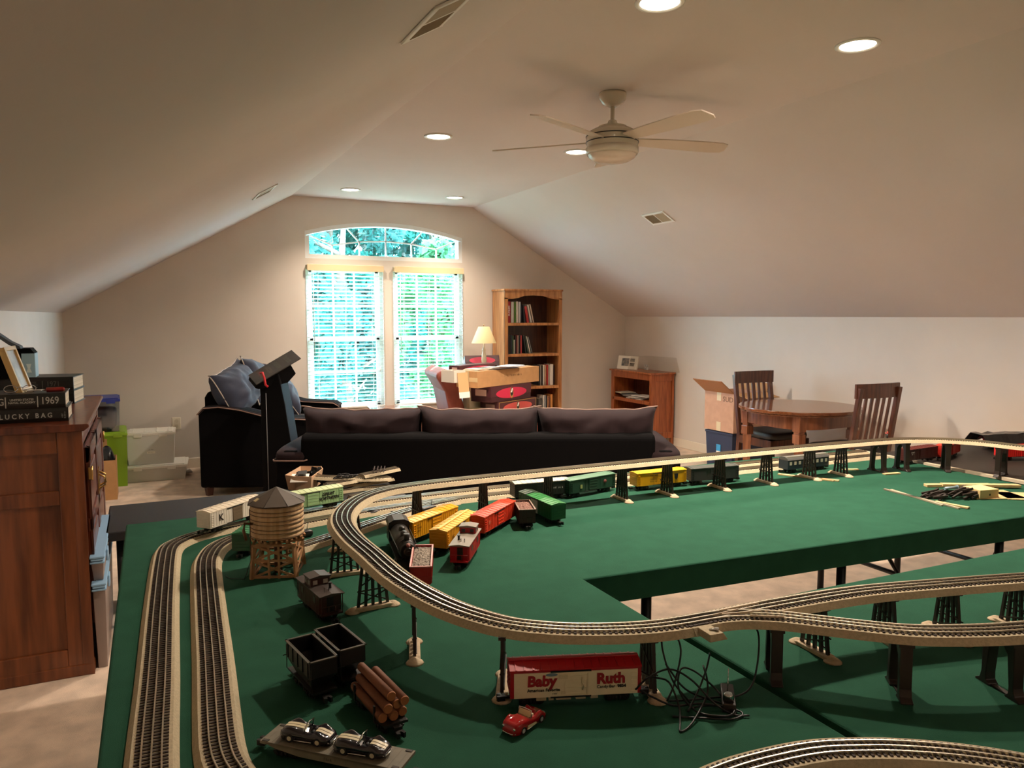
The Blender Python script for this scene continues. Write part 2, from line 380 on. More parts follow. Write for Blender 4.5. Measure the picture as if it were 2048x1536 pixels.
# fan
t=thing('ceiling_fan','white five-blade ceiling fan hanging from the flat ceiling','ceiling fan',(2.401,3.70,2.751),0)
M_fan=mat('cfc6b4',.22,coat=.4)
mb=MB(); mb.lathe([(.001,-.002),(.074,-.002),(.077,-.012),(.073,-.035),(.055,-.06),(.03,-.072),(.001,-.074)],n=32); mb.build('canopy',M_fan,t)
mb=MB(); mb.cyl((0,0,-.07),(0,0,-.16),.0115,n=16); mb.build('downrod',M_fan,t)
mb=MB(); mb.lathe([(.012,-.145),(.022,-.150),(.030,-.170),(.04,-.18),(.078,-.182),(.082,-.19),(.083,-.197),(.11,-.200),(.135,-.215),(.145,-.24),(.146,-.27),(.14,-.30),(.138,-.305)],n=40,cap=False); mb.build('motor_housing',M_fan,t)
mb=MB()
for z in (-.236,-.268): mb.lathe([(.1450,z),(.1480,z),(.1480,z-.005),(.1450,z-.005)],n=40,cap=False)
mb.build('dark_band',M_black,t)
mb=MB(); mb.lathe([(.138,-.305),(.147,-.3),(.146,-.325),(.138,-.34),(.137,-.336)],n=40,cap=False); mb.build('light_ring',M_fan,t)
mb=MB(); mb.lathe([(.137,-.335),(.125,-.355),(.095,-.372),(.05,-.381),(.001,-.384)],n=40,cap=False); mb.build('light_bowl',mat('d8c9b8',.25,coat=.3),t)
for a in (-10,62,134,206,278):
    mb=MB(); mb.M=Matrix.Rotation(R(a),4,'Z')@Matrix.Translation((0,0,-.262))@Matrix.Rotation(R(-13),4,'X')
    out=[(.10,-.045),(.16,-.05),(.3,-.062),(.5,-.068),(.66,-.066),(.70,-.05),(.715,0.02),(.70,.05),(.62,.058),(.4,.05),(.2,.038),(.10,.03)]
    mb.prism(out,-.003,.004,axis='z'); mb.build('blade',mat('cdbfae',.35),t,bevel=.001)
# vents
def vent(c,rx,ry,label,ln=.31,wd=.155):
    t=thing('ceiling_vent',label,'vent',c,0,'supply registers in the sloped ceilings'); t.rotation_euler=(rx,ry,0)
    mb=MB(); f=.022; z0,z1=-.008,.0
    mb.box(-wd/2,wd/2,-ln/2,-ln/2+f,z0,z1);mb.box(-wd/2,wd/2,ln/2-f,ln/2,z0,z1);mb.box(-wd/2,-wd/2+f,-ln/2,ln/2,z0,z1);mb.box(wd/2-f,wd/2,-ln/2,ln/2,z0,z1);mb.box(-wd/2,wd/2,-.006,.006,z0,z1)
    mb.build('frame',M_white,t,bevel=.003)
    mb=MB(); mb.box(-wd/2+f,wd/2-f,-ln/2+f,ln/2-f,-.002,.001); mb.build('duct_opening',mat('3b332a',.9),t)
    mb=MB(); k=-ln/2+f+.008
    while k<ln/2-f: 
        s=-1 if k<0 else 1
        mb.bar((-wd/2+f,k,-.006),(wd/2-f,k,-.006),.009,.0015) if s<0 else mb.bar((-wd/2+f,k,-.006),(wd/2-f,k,-.006),.0015,.006); k+=.011
    mb.build('louvre',mat('a8977c',.6),t)
sl=math.atan2(1.206,2.101); sr=math.atan2(1.244,2.11)
vent((.817,2.20,1.545+(.817-XL)*math.tan(sl)-.001),0,-sl,'white ceiling register near the camera, cut off by the top edge')
vent((.817,5.76,1.545+(.817-XL)*math.tan(sl)-.001),0,-sl,'white ceiling register far down the left slope')
vent((4.095,5.565,2.751-(4.095-3.45)*math.tan(sr)-.001),0,sr,'white ceiling register on the right slope')
# outlet
t=thing('wall_outlet','cream double wall outlet above the white bins','outlet',(.262,YF,.455),0)
mb=MB(); mb.box(-.04,.04,-.006,0,-.06,.06); mb.build('cover_plate',mat('efe6cf',.4),t,bevel=.003)
for z in (-.026,.026):
    mb=MB(); mb.cyl((0,-.008,z),(0,-.005,z),.017,n=16); mb.build('socket',mat('ded3b8',.4),t)
# ================================================================ FURNITURE
M_oak=wood('7f4622','56290f',2,.4,3); M_oakd=wood('6a3018','441a0a',2,.35,3.5); M_oaky=wood('7a3a1e','45200f',1,.3,6)
# ---- dresser: long side panel towards the camera, doors facing +x
DX,DY,DL,DH=-.245,3.6,1.2,1.075
t=thing('dresser','tall reddish oak chest standing at the left edge beneath the yearbooks','dresser',(DX,DY,0),0)
mb=MB(); w0=-.42
mb.box(w0,-.02,.012,DL,.03,DH-.03)
for a,b in ((w0,w0+.06),(-.092,-.0)): mb.box(a,b,0,.02,0,DH-.03)
mb.box(w0+.06,-.092,.001,.02,0,.12); mb.box(w0+.06,-.092,.001,.02,.74,.80); mb.box(w0+.06,-.092,.001,.02,DH-.12,DH-.03)
mb.box(-.04,0,.0,.05,0,DH-.03); mb.box(-.04,0,DL-.05,DL,0,DH-.03); mb.box(-.04,-.003,.05,DL-.05,0,.09); mb.box(-.04,-.003,.05,DL-.05,DH-.1,DH-.03)
mb.build('body',M_oak,t,bevel=.004)
mb=MB(); mb.prism([(w0,DH-.03),(.008,DH-.03),(.028,DH-.014),(.028,DH-.004),(.022,DH),(w0,DH)],-.022,DL+.02); mb.build('top',M_oakd,t,bevel=.003)
for k in range(2):
    y0=.06+k*.545; y1=y0+.53
    mb=MB(); x0,x1=-.001,.02; z0,z1=.2,DH-.11
    mb.box(x0,x1,y0,y0+.06,z0,z1); mb.box(x0,x1,y1-.06,y1,z0,z1); mb.box(x0,x1,y0,y1,z0,z0+.07); mb.box(x0,x1,y0,y1,z1-.07,z1); mb.box(x0,x1,y0,y1,.60,.66)
    mb.box(x0,.011,y0+.06,y1-.06,z0+.07,z1-.07)
    mb.box(x0,.017,y0+.085,y1-.085,z0+.1,.57); mb.box(x0,.017,y0+.085,y1-.085,.69,z1-.1)
    d=mb.build('door',M_oakd,t,bevel=.005)
    yy=y1-.03 if k==0 else y0+.03
    for zz in (.72,):
        mb=MB(); mb.box(.02,.024,yy-.014,yy+.014,zz-.06,zz+.06); mb.tube([(.024,yy,zz+.035),(.048,yy,zz+.02),(.05,yy,zz-.02),(.024,yy,zz-.035)],.005,8); mb.build('handle',M_brass,d,bevel=.001)
    for zz in (.32,DH-.22):
        yh=y0-.004 if k==0 else y1+.004
        mb=MB(); mb.box(.014,.026,yh-.012,yh+.012,zz-.025,zz+.025); mb.cyl((.026,yh,zz-.03),(.026,yh,zz+.03),.004,n=8); mb.build('hinge',M_brass,d)
mb=MB(); mb.box(w0,.004,-.004,DL,0,.05); mb.build('plinth',M_oak,t,bevel=.004)
# ---- yearbooks and bits on the dresser
M_cover=mat('13130f',.4,bump=.15,bscale=300); M_pages=mat('d8cdb6',.8,c2='b9ad95',scale=3,stretch=(.5,.5,120)); M_silver=mat('a9a79f',.4)
def bigbook(label,x,y,z,rz,L_,W_,T,mcover=M_cover,pages=M_pages,nm='yearbook'):
    # spine on local -y, length along x
    t=thing(nm,label,'book',(x,y,z),rz,'thick yearbooks on the dresser')
    mb=MB(); c=.004
    mb.box(-L_/2,L_/2,-W_/2,W_/2,0,c); mb.box(-L_/2,L_/2,-W_/2,W_/2,T-c,T); mb.prism([(-W_/2,0),(-W_/2-.004,T*.25),(-W_/2-.004,T*.75),(-W_/2,T),(-W_/2+.004,T),(-W_/2+.004,0)],-L_/2,L_/2,axis='x'); mb.build('cover',mcover,t)
    mb=MB(); mb.box(-L_/2+.005,L_/2-.005,-W_/2+.005,W_/2-.006,c,T-c); mb.build('page_block',pages,t)
    return t
zt=DH
a=bigbook('black yearbook with widely spaced title letters, bottom of the near stack on the dresser',-.467,3.84,zt,0,.335,.235,.058)
text('L U C K Y   B A G',.028,M_silver,a,face(.015,-.1225,.027),sx=.88,bold=.0006)
marks((6,7),.009,M_silver,a,face(.150,-.1225,.03)@Matrix.Rotation(PI/2,4,'Z'))
b=bigbook('black yearbook lettered 1969, upper one of the near stack',-.470,3.835,zt+.058,0,.325,.23,.062)
text('1969',.042,M_silver,b,face(.106,-.1205,.031),bold=.0004,sx=.80); text('UNITED STATES\nNAVAL ACADEMY',.0118,M_silver,b,face(.006,-.1205,.033),bold=.0003); text('BAG',.040,M_silver,b,face(-.087,-.1205,.031),bold=.0002,sx=.8)
text('|',.05,M_silver,b,face(.062,-.1205,.033)); text('|',.05,M_silver,b,face(-.051,-.1205,.033))
c=bigbook('black yearbook with cream page edges, lower one of the farther stack',-.475,4.58,zt,-8,.33,.235,.068)
d=bigbook('black yearbook lettered 1971, upper one of the farther stack',-.475,4.575,zt+.069,-8,.33,.235,.068)
text('1971',.036,mat('57544d',.5),d,face(.075,-.1225,.033),sx=.85); text('UNITED STATES\nNAVAL ACADEMY',.013,mat('57544d',.5),d,face(-.045,-.1225,.035)); text('|',.045,mat('57544d',.5),d,face(.028,-.1225,.033))
zb=zt+.12
t=thing('screwdriver','screwdriver with a red handle lying on the 1969 yearbook','screwdriver',(-.375,3.77,zb+.0105),8)
mb=MB(); mb.cyl((-.005,0,0),(.055,0,0),.010,n=10); mb.cyl((.055,0,0),(.062,0,0),.010,.006,n=10); mb.build('handle',mat('8f1c17',.35),t)
mb=MB(); mb.cyl((-.075,0,0),(-.005,0,0),.003,n=8); mb.build('shaft',M_chrome,t)
t=thing('eyeglasses','folded wire-framed eyeglasses lying on the 1969 yearbook','eyeglasses',(-.475,3.775,zb),3)
mb=MB()
for s in (-1,1): mb.tube([(s*.033+.024*math.cos(q*.4),.0+.004*math.sin(q*.4),.018+.015*math.sin(q*.4)) for q in range(17)],.0016,5)
mb.tube([(-.01,0,.024),(0,0,.027),(.01,0,.024)],.0016,5); mb.build('rim',M_chrome,t)
mb=MB(); mb.tube([(.057,0,.022),(.06,.01,.02),(.02,.03,.012),(-.06,.035,.004)],.0016,5); mb.tube([(-.057,0,.022),(-.06,.014,.02),(-.02,.042,.009),(.06,.048,.003)],.0016,5); mb.build('temple',mat('6d675a',.4,metal=.6),t)
# picture frame leaning against the black box
t=thing('picture_frame','leaning light wood picture frame behind the eyeglasses','picture frame',(-.45,3.86,zb),0)
t.rotation_euler=(0,R(-17),R(-8)); t.location=(-.470,3.87,zb-.002)
mb=MB(); W_,H_=.155,.20; f=.016
mb.box(-.012,.012,-W_/2,-W_/2+f,0,H_); mb.box(-.012,.012,W_/2-f,W_/2,0,H_); mb.box(-.012,.012,-W_/2,W_/2,0,f); mb.box(-.012,.012,-W_/2,W_/2,H_-f,H_); mb.build('frame',mat('c8a566',.4),t,bevel=.002)
mb=MB(); mb.box(-.004,.004,-W_/2+f,W_/2-f,f,H_-f); mb.build('print',mat('b7ae9f',.4,c2='8c8577',scale=12),t)
# black bag/box with light blue side
t=thing('carton','black carton with a light blue end panel behind the picture frame','carton',(-.548,4.50,zt+.138),0)
mb=MB(); mb.prism([(-.115,0),(.0,0),(.0,.12),(.058,.12),(.04,.145),(-.115,.145)],-.05,.08); mb.build('body',M_blackm,t,bevel=.002)
mb=MB(); mb.box(.0,.058,-.048,.07,0,.12); e_=mb.build('end_panel',mat('9fc6d8',.4),t,bevel=.003)
mb=MB(); mb.prism([(.018,.025),(.042,.025),(.035,.045),(.041,.068),(.019,.068),(.025,.045)],-.0495,-.0475,axis='y'); mb.build('drawing',mat('dff4f6',.5),e_)
t=thing('folded_card','dark grey folded card slumped on top of the black carton','card',(-.60,4.45,zt+.284),0)
mb=MB(); mb.prism([(-.06,-.002),(-.045,.085),(.015,.035),(.055,.012),(.06,.0),(.045,-.0),(.01,.02),(-.038,.06),(-.05,-.002)],-.06,.04); mb.build('sheet',mat('49525a',.6),t)
# wall beyond: blue trays stack leaning at dresser
M_blue=mat('86abc9',.4); M_clear=glassmat((.90,.89,.88),.06)
def hollow(mb,w0,l0,w1,l1,h,th=.003):
    # open tub: bottom w0 x l0, top w1 x l1 (half sizes)
    o0=[(-w0,-l0),(w0,-l0),(w0,l0),(-w0,l0)];o1=[(-w1,-l1),(w1,-l1),(w1,l1),(-w1,l1)]
    A=[mb.v((x,y,0)) for x,y in o0];B=[mb.v((x,y,h)) for x,y in o1]
    C=[mb.v((x-math.copysign(th,x),y-math.copysign(th,y),h)) for x,y in o1];D=[mb.v((x-math.copysign(th,x),y-math.copysign(th,y),th)) for x,y in o0]
    mb.f(A[::-1]); mb.f(D)
    for i in range(4):
        j=(i+1)%4; mb.f([A[i],A[j],B[j],B[i]]); mb.f([B[i],B[j],C[j],C[i]]); mb.f([C[i],C[j],D[j],D[i]])
M_tub=transluc('b9a9a0',.4,.3)
for x,y,z,h,lab in ((-.212,3.99,0,.385,'narrow translucent bin with pale blue lid beside the dresser, lower one'),(-.214,4.0,.386,.115,'shallow bin with pale blue lid beside the dresser, upper one')):
    t=thing('storage_bin',lab,'storage bin',(x,y,z),0,'blue-lidded bins beside the dresser')
    mb=MB(); hollow(mb,.018,.34,.024,.37,h-.03,.003); mb.build('tub',M_tub,t,bevel=.003)
    mb=MB()
    for k,(w_,za) in enumerate(((.028,-.032),(.025,-.020),(.029,-.010))): mb.box(-w_,w_,-.385,.385,h+za,h+za+.009)
    mb.build('lid',M_blue,t,bevel=.003)
    mb=MB(); mb.box(.027,.036,-.25,-.18,h-.06,h-.01); mb.build('latch',M_blue,t,bevel=.003)
# ---- bins in the far left corner
def bin_(label,x,y,z,rz,w,l,h,mtub,mlid,group='storage bins along the far left wall',rib=0,lidh=.025):
    t=thing('storage_bin',label,'storage bin',(x,y,z),rz,group)
    mb=MB(); hollow(mb,w*.45,l*.45,w*.485,l*.485,h-lidh,.004); mb.build('tub',mtub,t,bevel=.006)
    if mlid:
        mb=MB(); mb.box(-w/2,w/2,-l/2,l/2,h-lidh-.006,h-.008); mb.box(-w*.45,w*.45,-l*.45,l*.45,h-.008,h)
        for i in range(rib): k=-w*.36+i*w*.72/(rib-1); mb.box(k-.006,k+.006,-l*.38,l*.38,h,h+.005)
        mb.build('lid',mlid,t,bevel=.006)
        mb=MB()
        for s in (-1,1): mb.box(s*w*.25-.035,s*w*.25+.035,-l/2-.006,-l/2+.004,h-lidh-.02,h-.008)
        mb.build('latch',mlid,t,bevel=.002)
    return t
M_frost=mat('d9d8d2',.4); M_lidw=mat('e6e3d8',.4)
a=bin_('long flat white underbed bin on the carpet, below the taller white bin',.06,7.86,0,-4,.56,.40,.15,mat('c9c7bd',.4,trans=.0),M_lidw)
t=thing('paper_bundle','grey papers lying inside the flat underbed bin','papers',(.13,7.86,.006),-10)
for k in range(4):
    mb=MB(); mb.M=tr(-.1+.07*k,.01*k,.008*k,rz=12*k-20); mb.cbox(0,0,.006,.24,.18,.01); mb.build('sheet',mat(('b9b3a2','8f8b7e','d9d2b4','a19c8e')[k],.8),t)
b=bin_('grey-white lidded storage bin with a small label, standing on the flat one',.03,7.88,.151,-3,.42,.33,.30,mat('d4d4d0',.45),M_lidw,rib=4)
mb=MB(); mb.box(-.035,.035,-.154,-.150,.10,.12); mb.box(-.035,.035,-.153,-.149,.13,.145); mb.build('paper_label',M_paper,b)
for zz in (.11,.137): marks((8,),.010,M_black,b,face(0,-.1545,zz),int(zz*1000))
c=bin_('bright green storage bin in the corner under the blue-lidded one',-.325,7.80,0,2,.31,.52,.49,mat('7fa61f',.4),mat('8fb52c',.4))
d=bin_('clear storage bin with a blue lid on top of the green bin',-.365,7.78,.492,2,.30,.42,.30,glassmat((.80,.84,.88),.1),mat('2c3f9e',.4))
t=thing('dark_cloth','folded dark grey cloth inside the blue-lidded bin','cloth',(-.365,7.78,.50),0)
mb=MB(); mb.sup((0,0,.10),(.24,.34,.19),.35,.35,wob=.01); mb.build('fold',mat('3f4650',.9),t)
t=thing('cardboard_box','tall open brown cardboard box between dresser and green bin','cardboard box',(-.355,7.18,0),0)
mb=MB(); hollow(mb,.11,.14,.11,.14,.33,.005); mb.build('carton',M_card,t)
mb=MB(); mb.box(-.11,.04,.139,.143,.33,.47); mb.build('flap',M_card,t)
t=thing('plastic_bag','crumpled black plastic bag sticking out of the tall cardboard box','bag',(-.31,7.16,.24),0)
mb=MB(); mb.sup((0,0,.09),(.12,.16,.2),.8,.8,wob=.03,seed=4); mb.build('bag_body',mat('16181c',.25),t)
# ---- sofas
M_sofa=mat('261b1d',.9,var=.06,scale=20,bump=.2,bscale=700,sheen=.03,spec=.15); M_sofad=mat('080708',.92,var=.06,scale=20,bump=.2,bscale=700,sheen=.01,spec=.08)
M_pipe=mat('8d7468',.8); M_leg=mat('3a1b10',.4)
def wrinkle(a,s):
    def fn(q): 
        q=q.copy(); q.z+=a*math.sin(q.x*s+1)*max(0,q.z)*4; q.y+=a*.6*math.sin(q.x*s*1.7)
        return q
    return fn
SA=-25.7
smx,smy=(.719+3.025)/2,(4.94+3.831)/2
t=thing('sofa','long dark three-cushion sofa seen from behind, in the middle of the room','sofa',(smx,smy,0),SA)
HL=1.28
mb=MB(); mb.prism([(0,.06),(.9,.06),(.9,.40),(.22,.42),(.17,.76),(.12,.775),(.03,.77),(0,.74)],-HL+.16,HL-.16,axis='x'); mb.build('frame',M_sofad,t,bevel=.02,seg=3)
def armprof(h,w=.19):
    return [(0,.06),(w,.06),(w,h-.07),(w-.02,h-.025),(w-.06,h),(.06,h),(.02,h-.025),(0,h-.07)]
for s in (-1,1):
    mb=MB(); x0=-HL if s<0 else HL-.19
    mb.prism([(x0+x,z) for x,z in armprof(.67)],0.0,.93,sm=False); mb.build('arm',M_sofad,t,bevel=.015,seg=3)
    mb=MB(); mb.sup((x0+.095,.46,.632),(.215,.98,.115),.7,.3,n=28,m=10); mb.build('arm_pad',M_sofa,t)
    mb=MB(); mb.tube([(x0-.008,.5,.612),(x0-.012,0,.612),(x0,-.028,.612),(x0+.095,-.034,.612),(x0+.19,-.028,.612),(x0+.2,0,.612),(x0+.198,.5,.612)],.005,6); mb.build('piping',M_pipe,t)
for k in range(3):
    cx=(k-1)*.765
    mb=MB(); mb.pil(.79,.42,.34,n=26,ear=.075,wr=.025,seed=k*9,M=Matrix.Translation((cx,.245,.70)),p=6); cu=mb.build('back_cushion',M_sofa,t)
    mb=MB(); pp=[]
    for i in range(53):
        u=-1+2*i/52; pp.append((cx+u*.395*(1+.037),.245,.70+.21*(1+.075*(u**4)*(.79/.42)*.8-.0375)+.0125*noise.noise(Vector((u*4+k*9,2,7)))))
    mb.tube(pp,.006,6); mb.build('piping',M_pipe,cu)
    mb=MB(); mb.sup((cx,.60,.45),(.76,.66,.17),.35,.25,n=28,m=10,wob=.006,seed=k); mb.build('seat_cushion',M_sofa,t)
for sx in (-1,1):
    for y in (.06,.84): mb=MB(); mb.cyl((sx*(HL-.1),y,0),(sx*(HL-.1),y,.062),.03,.038,n=8); mb.build('leg',M_leg,t)
# loveseat: local x = facing direction
t=thing('loveseat','dark armchair-and-a-half with heaped pillows beside the left window','loveseat',(.375,6.83,0),-23)
LW=1.42
mb=MB(); mb.prism([(0,.07),(.93,.07),(.93,.42),(.26,.44),(.17,.87),(.10,.88),(.03,.87),(0,.82)],.18,LW-.18); mb.build('frame',M_sofad,t,bevel=.02,seg=3)
for k,y0 in enumerate((0,LW-.2)):
    mb=MB(); side=[(-.0,.07),(.0,.71),(.05,.765),(.18,.77),(.35,.745),(.6,.68),(.90,.665),(.95,.635),(.955,.5),(.95,.07)]
    mb.prism(side,y0+.02,y0+.18); mb.build('arm',M_sofad,t,bevel=.022,seg=4)
    mb=MB(); mb.prism([(x,z) for x,z in ((0,.705),(.05,.76),(.18,.768),(.35,.742),(.6,.677),(.90,.663),(.955,.63),(.955,.615),(.90,.645),(.6,.66),(.35,.725),(.18,.75),(.06,.74),(.01,.69))],y0,y0+.2); mb.build('arm_pad',M_sofa,t,bevel=.008,seg=2)
    mb=MB(); mb.tube([(x,y0-.001,z) for x,z in ((0,.695),(.05,.75),(.18,.758),(.35,.733),(.6,.665),(.90,.65),(.957,.615))],.005,6); mb.build('piping',M_pipe,t)
mb=MB(); mb.sup((.58,LW/2,.47),(.68,.94,.19),.3,.25,n=28); mb.build('seat_cushion',M_sofa,t)
for x in (.06,.88):
    for y in (.06,LW-.06): mb=MB(); mb.cyl((x,y,0),(x,y,.075),.03,.042,n=4,sm=False); mb.build('leg',M_leg,t)
M_pil=mat('2a3144',.75,var=.08,scale=12,sheen=.1,bump=.2,bscale=400)
base_=t.location.copy()
def onlove(x,y,z):
    a=R(-23); return (base_.x+x*math.cos(a)-y*math.sin(a), base_.y+x*math.sin(a)+y*math.cos(a), z)
for k,(x,y,z,sz,rx,ry,rz,lab) in enumerate(((.24,.30,.88,(.24,.58,.42),12,-24,-10,'plump dark blue pillow slumped over the near arm of the loveseat'),(.29,.68,.91,(.22,.52,.44),-8,-20,10,'dark blue pillow standing in the middle of the loveseat'),(.42,1.04,.80,(.20,.52,.46),18,-34,20,'blue pillow leaning down towards the far arm of the loveseat'))):
    p=tag(bpy.data.objects.new('pillow',None),lab,'pillow','blue pillows heaped on the loveseat'); COL.objects.link(p); p.location=onlove(x,y,z); p.rotation_euler=(R(rx),R(ry),R(rz-23))
    mb=MB(); mb.pil(sz[1],sz[2],sz[0]*1.25,n=22,ear=.12,wr=.022,seed=k*5+2,M=Matrix.Rotation(PI/2,4,'Z'),p=2.6); mb.build('cushion',M_pil,p)
    mb=MB(); pts=[]; w_,h_,er,sd=sz[1],sz[2],.12,k*5+2
    def rim(u,v): return (0,u*w_/2*(1+er*(v**4)-er*.5),v*h_/2*(1+er*(u**4)*(w_/h_)*.8-er*.5)+.011*noise.noise(Vector((u*4+sd,v*2,7))))
    for q in range(20): pts.append(rim(-1+.1*q,-1))
    for q in range(20): pts.append(rim(1,-1+.1*q))
    for q in range(20): pts.append(rim(1-.1*q,1))
    for q in range(21): pts.append(rim(-1,1-.1*q))
    mb.tube(pts,.005,5); mb.build('piping',mat('b0a59b',.7),p)
# ---- black pedestal with tilted panel
t=thing('control_pedestal','black free-standing pedestal with a tilted lettered panel, in front of the loveseat','pedestal',(.90,6.22,0),-25.7)
mb=MB(); mb.prism([(-.065,0),(.20,0),(.195,.30),(.12,.85),(.08,1.07),(-.07,1.03),(-.065,.9)],-.10,.10); mb.build('column',M_blackm,t,bevel=.006)
mb=MB(); mb.cyl((-.02,-.102,.05),(-.02,-.102,.92),.003,n=6); mb.build('cable',mat('6c6c6c',.4),t)
mb=MB(); mb.box(-.10,.26,-.14,.14,0,.03); mb.build('foot_plate',M_blackm,t,bevel=.005)
ex=Vector((.27,.12,.17)).normalized(); wv=Vector((.12,-.20,-.045)); ez=wv.cross(ex).normalized(); ez=ez if ez.z>0 else -ez; ey=ez.cross(ex).normalized()
hd=Matrix(((ex.x,ey.x,ez.x,.0),(ex.y,ey.y,ez.y,.0),(ex.z,ey.z,ez.z,1.10),(0,0,0,1)))
mb=MB(); mb.M=hd; mb.prism([(-.17,-.045),(.04,-.12),(.13,-.09),(.13,.0),(-.17,.0),(-.19,-.02)],-.12,.12); h_=mb.build('head',M_blackm,t,bevel=.006)
mb=MB(); mb.M=hd; mb.box(-.17,.22,-.14,.14,.001,.008); pn=mb.build('panel',mat('35322f',.4),t,bevel=.002)
for i,(x,m_) in enumerate(((-.09,mat('8c5347',.5)),(-.02,mat('857a70',.5)),(.05,mat('6f7468',.5)),(.14,mat('6f7468',.5)))):
    marks((8,9,7,9,8,9,8),.020,m_,pn,hd@Matrix.Translation((x,0,.0085))@Matrix.Rotation(PI/2,4,'Z') if False else hd@Matrix.Translation((x,0,.0085)),i+3) if False else marks((5,)*13,.013,m_,pn,hd@Matrix.Translation((x,0,.0085)),i+3)
t2=thing('telephone_handset','red handset hanging on the near corner of the pedestal panel','handset',(.815,6.10,1.02),-25)
mb=MB(); mb.tube([(-.02,0,.06),(.0,-.01,.065),(.012,-.012,.03),(.02,-.01,-.03),(.035,0,-.045)],.009,8); mb.build('grip',mat('b3242b',.3),t2)
# ---- coffee table
t=thing('coffee_table','low wooden table with a glossy top in front of the right window','table',(2.38,7.72,0),-8)
M_cher=wood('8e4a2c','5f2a17',0,.12,5,.6)
mb=MB(); mb.box(-.29,.29,-.21,.21,.535,.56); mb.build('tabletop',M_cher,t,bevel=.006)
mb=MB(); mb.box(-.26,.26,-.18,-.16,.45,.535); mb.box(-.26,.26,.16,.18,.45,.535); mb.box(-.26,-.24,-.18,.18,.45,.535); mb.box(.24,.26,-.18,.18,.45,.535); mb.build('apron',M_cher,t)
for sx in (-1,1):
    for sy in (-1,1): mb=MB(); mb.box(sx*.24-.025,sx*.24+.025,sy*.17-.025,sy*.17+.025,0,.535); mb.build('leg',M_cher,t,bevel=.003)
# ---- leather armchair
M_lea=mat('7d4034',.55,var=.12,scale=8,bump=.2,bscale=120,spec=.25)
t=thing('leather_armchair','reddish leather armchair piled with train boxes in front of the window','armchair',(2.52,6.70,0),-10)
mb=MB(); mb.prism([(.02,.12),(.95,.12),(.95,.40),(.3,.42),(.3,.12)],.12,.72); mb.build('base',M_lea,t,bevel=.02)
mb=MB(); mb.prism([(.10,.25),(.30,.30),(.22,.60),(.14,.88),(.09,.99),(.02,1.02),(-.07,.97),(-.06,.93),(.02,.80),(.07,.55)],.06,.78); mb.build('backrest',M_lea,t,bevel=.03,seg=3)
for y0 in (-.02,.68):
    mb=MB(); mb.prism([(.0,.10),(.92,.10),(.92,.48),(.0,.50)],y0+.02,y0+.16); mb.cyl((.1,y0+.09,.52),(.92,y0+.09,.50),.085,n=20); mb.cyl((.92,y0+.09,.50),(.935,y0+.09,.50),.085,.06,n=20); mb.build('arm',M_lea,t,bevel=.006)
mb=MB(); mb.sup((.6,.42,.47),(.62,.56,.18),.3,.3,n=28); mb.build('seat_cushion',M_lea,t)
for x in (.1,.86):
    for y in (.06,.78): mb=MB(); mb.cyl((x,y,0),(x,y,.12),.02,.03,n=10); mb.build('leg',M_leg,t)
# boxes on the armchair
M_mar=mat('3c1c20',.45); M_pinkred=mat('c21f45',.45); M_gold=mat('b9954a',.4); M_cream2=mat('d9cdb0',.6)
def ellipse(mb,cx,cz,a,b,y,n=28,th=.0008): mb.prism([(cx+a*math.cos(2*PI*i/n),cz+b*math.sin(2*PI*i/n)) for i in range(n)],y-th,y)
def trainbox(label,x,y,z,rz,L_,W_,H_,gold=False,emb=True,tilt=0):
    t=thing('train_box',label,'box',(x,y,z),rz,'maroon model train boxes on the armchair')
    if tilt: t.rotation_euler=(R(tilt),0,R(rz))
    mb=MB(); mb.box(0,L_,0,W_,0,H_*.6); mb.build('tray',M_mar,t,bevel=.002)
    mb=MB(); mb.box(-.002,L_+.002,-.002,W_+.002,H_*.35,H_); mb.build('lid',mat('4a2429',.4),t,bevel=.002)
    y0=-.0025
    mb=MB()
    mb.mi=0; ellipse(mb,L_/2,H_/2,L_*.38,H_*.34,y0); mb.build('oval_emblem',mat('c9254a',.45) if not gold else mat('c5504a',.45),t)
    if emb:
        mb=MB(); ellipse(mb,L_/2,H_/2,H_*.18,H_*.36,y0-.0008); mb.build('badge_ground',M_gold,t)
        mb=MB(); ellipse(mb,L_/2,H_*.56,H_*.15,H_*.28,y0-.0016); mb.build('badge',M_black,t)
        mb=MB(); mb.prism([(L_/2-H_*.13,H_*.52),(L_/2+H_*.02,H_*.5),(L_/2+H_*.13,H_*.75),(L_/2,H_*.80)],y0-.003,y0-.0018); mb.build('badge_mark',M_paper,t)
    if gold:
        mb=MB(); a=.008; L2,H2=L_-.006,H_-.006
        for q in ((a,L2,a,a+.004),(a,L2,H2-.004,H2),(a,a+.004,a,H2),(L2-.004,L2,a,H2)): mb.box(q[0],q[1],y0-.001,y0,q[2],q[3])
        mb.build('gold_border',M_gold,t)
    mb=MB(); mb.box(-.0032,-.0022,W_*.2,W_*.7,H_*.4,H_*.8); mb.build('paper_label',mat('c9a79a',.6),t)
    return t
bx0=(3.0,6.66)
lowb=trainbox('maroon train box with gold border, lowest in the stack on the armchair',3.03,6.60,.56,27,.62,.22,.135,gold=True)
midb=trainbox('maroon train box with bright pink oval, above the gold-bordered one',2.93,6.55,.698,27,.64,.27,.15)
t=thing('shipping_carton','long brown taped shipping carton on the maroon train boxes','carton',(2.76,6.47,.85),27)
mb=MB(); mb.box(0,.98,0,.26,0,.155); mb.build('carton_body',M_card,t,bevel=.002)
mb=MB(); mb.box(-.0012,0,.105,.155,0,.156); mb.box(-.0012,0,0,.26,.055,.095); mb.box(0,.98,.105,.155,.155,.1562); mb.build('tape',mat('cbb48a',.3),t)
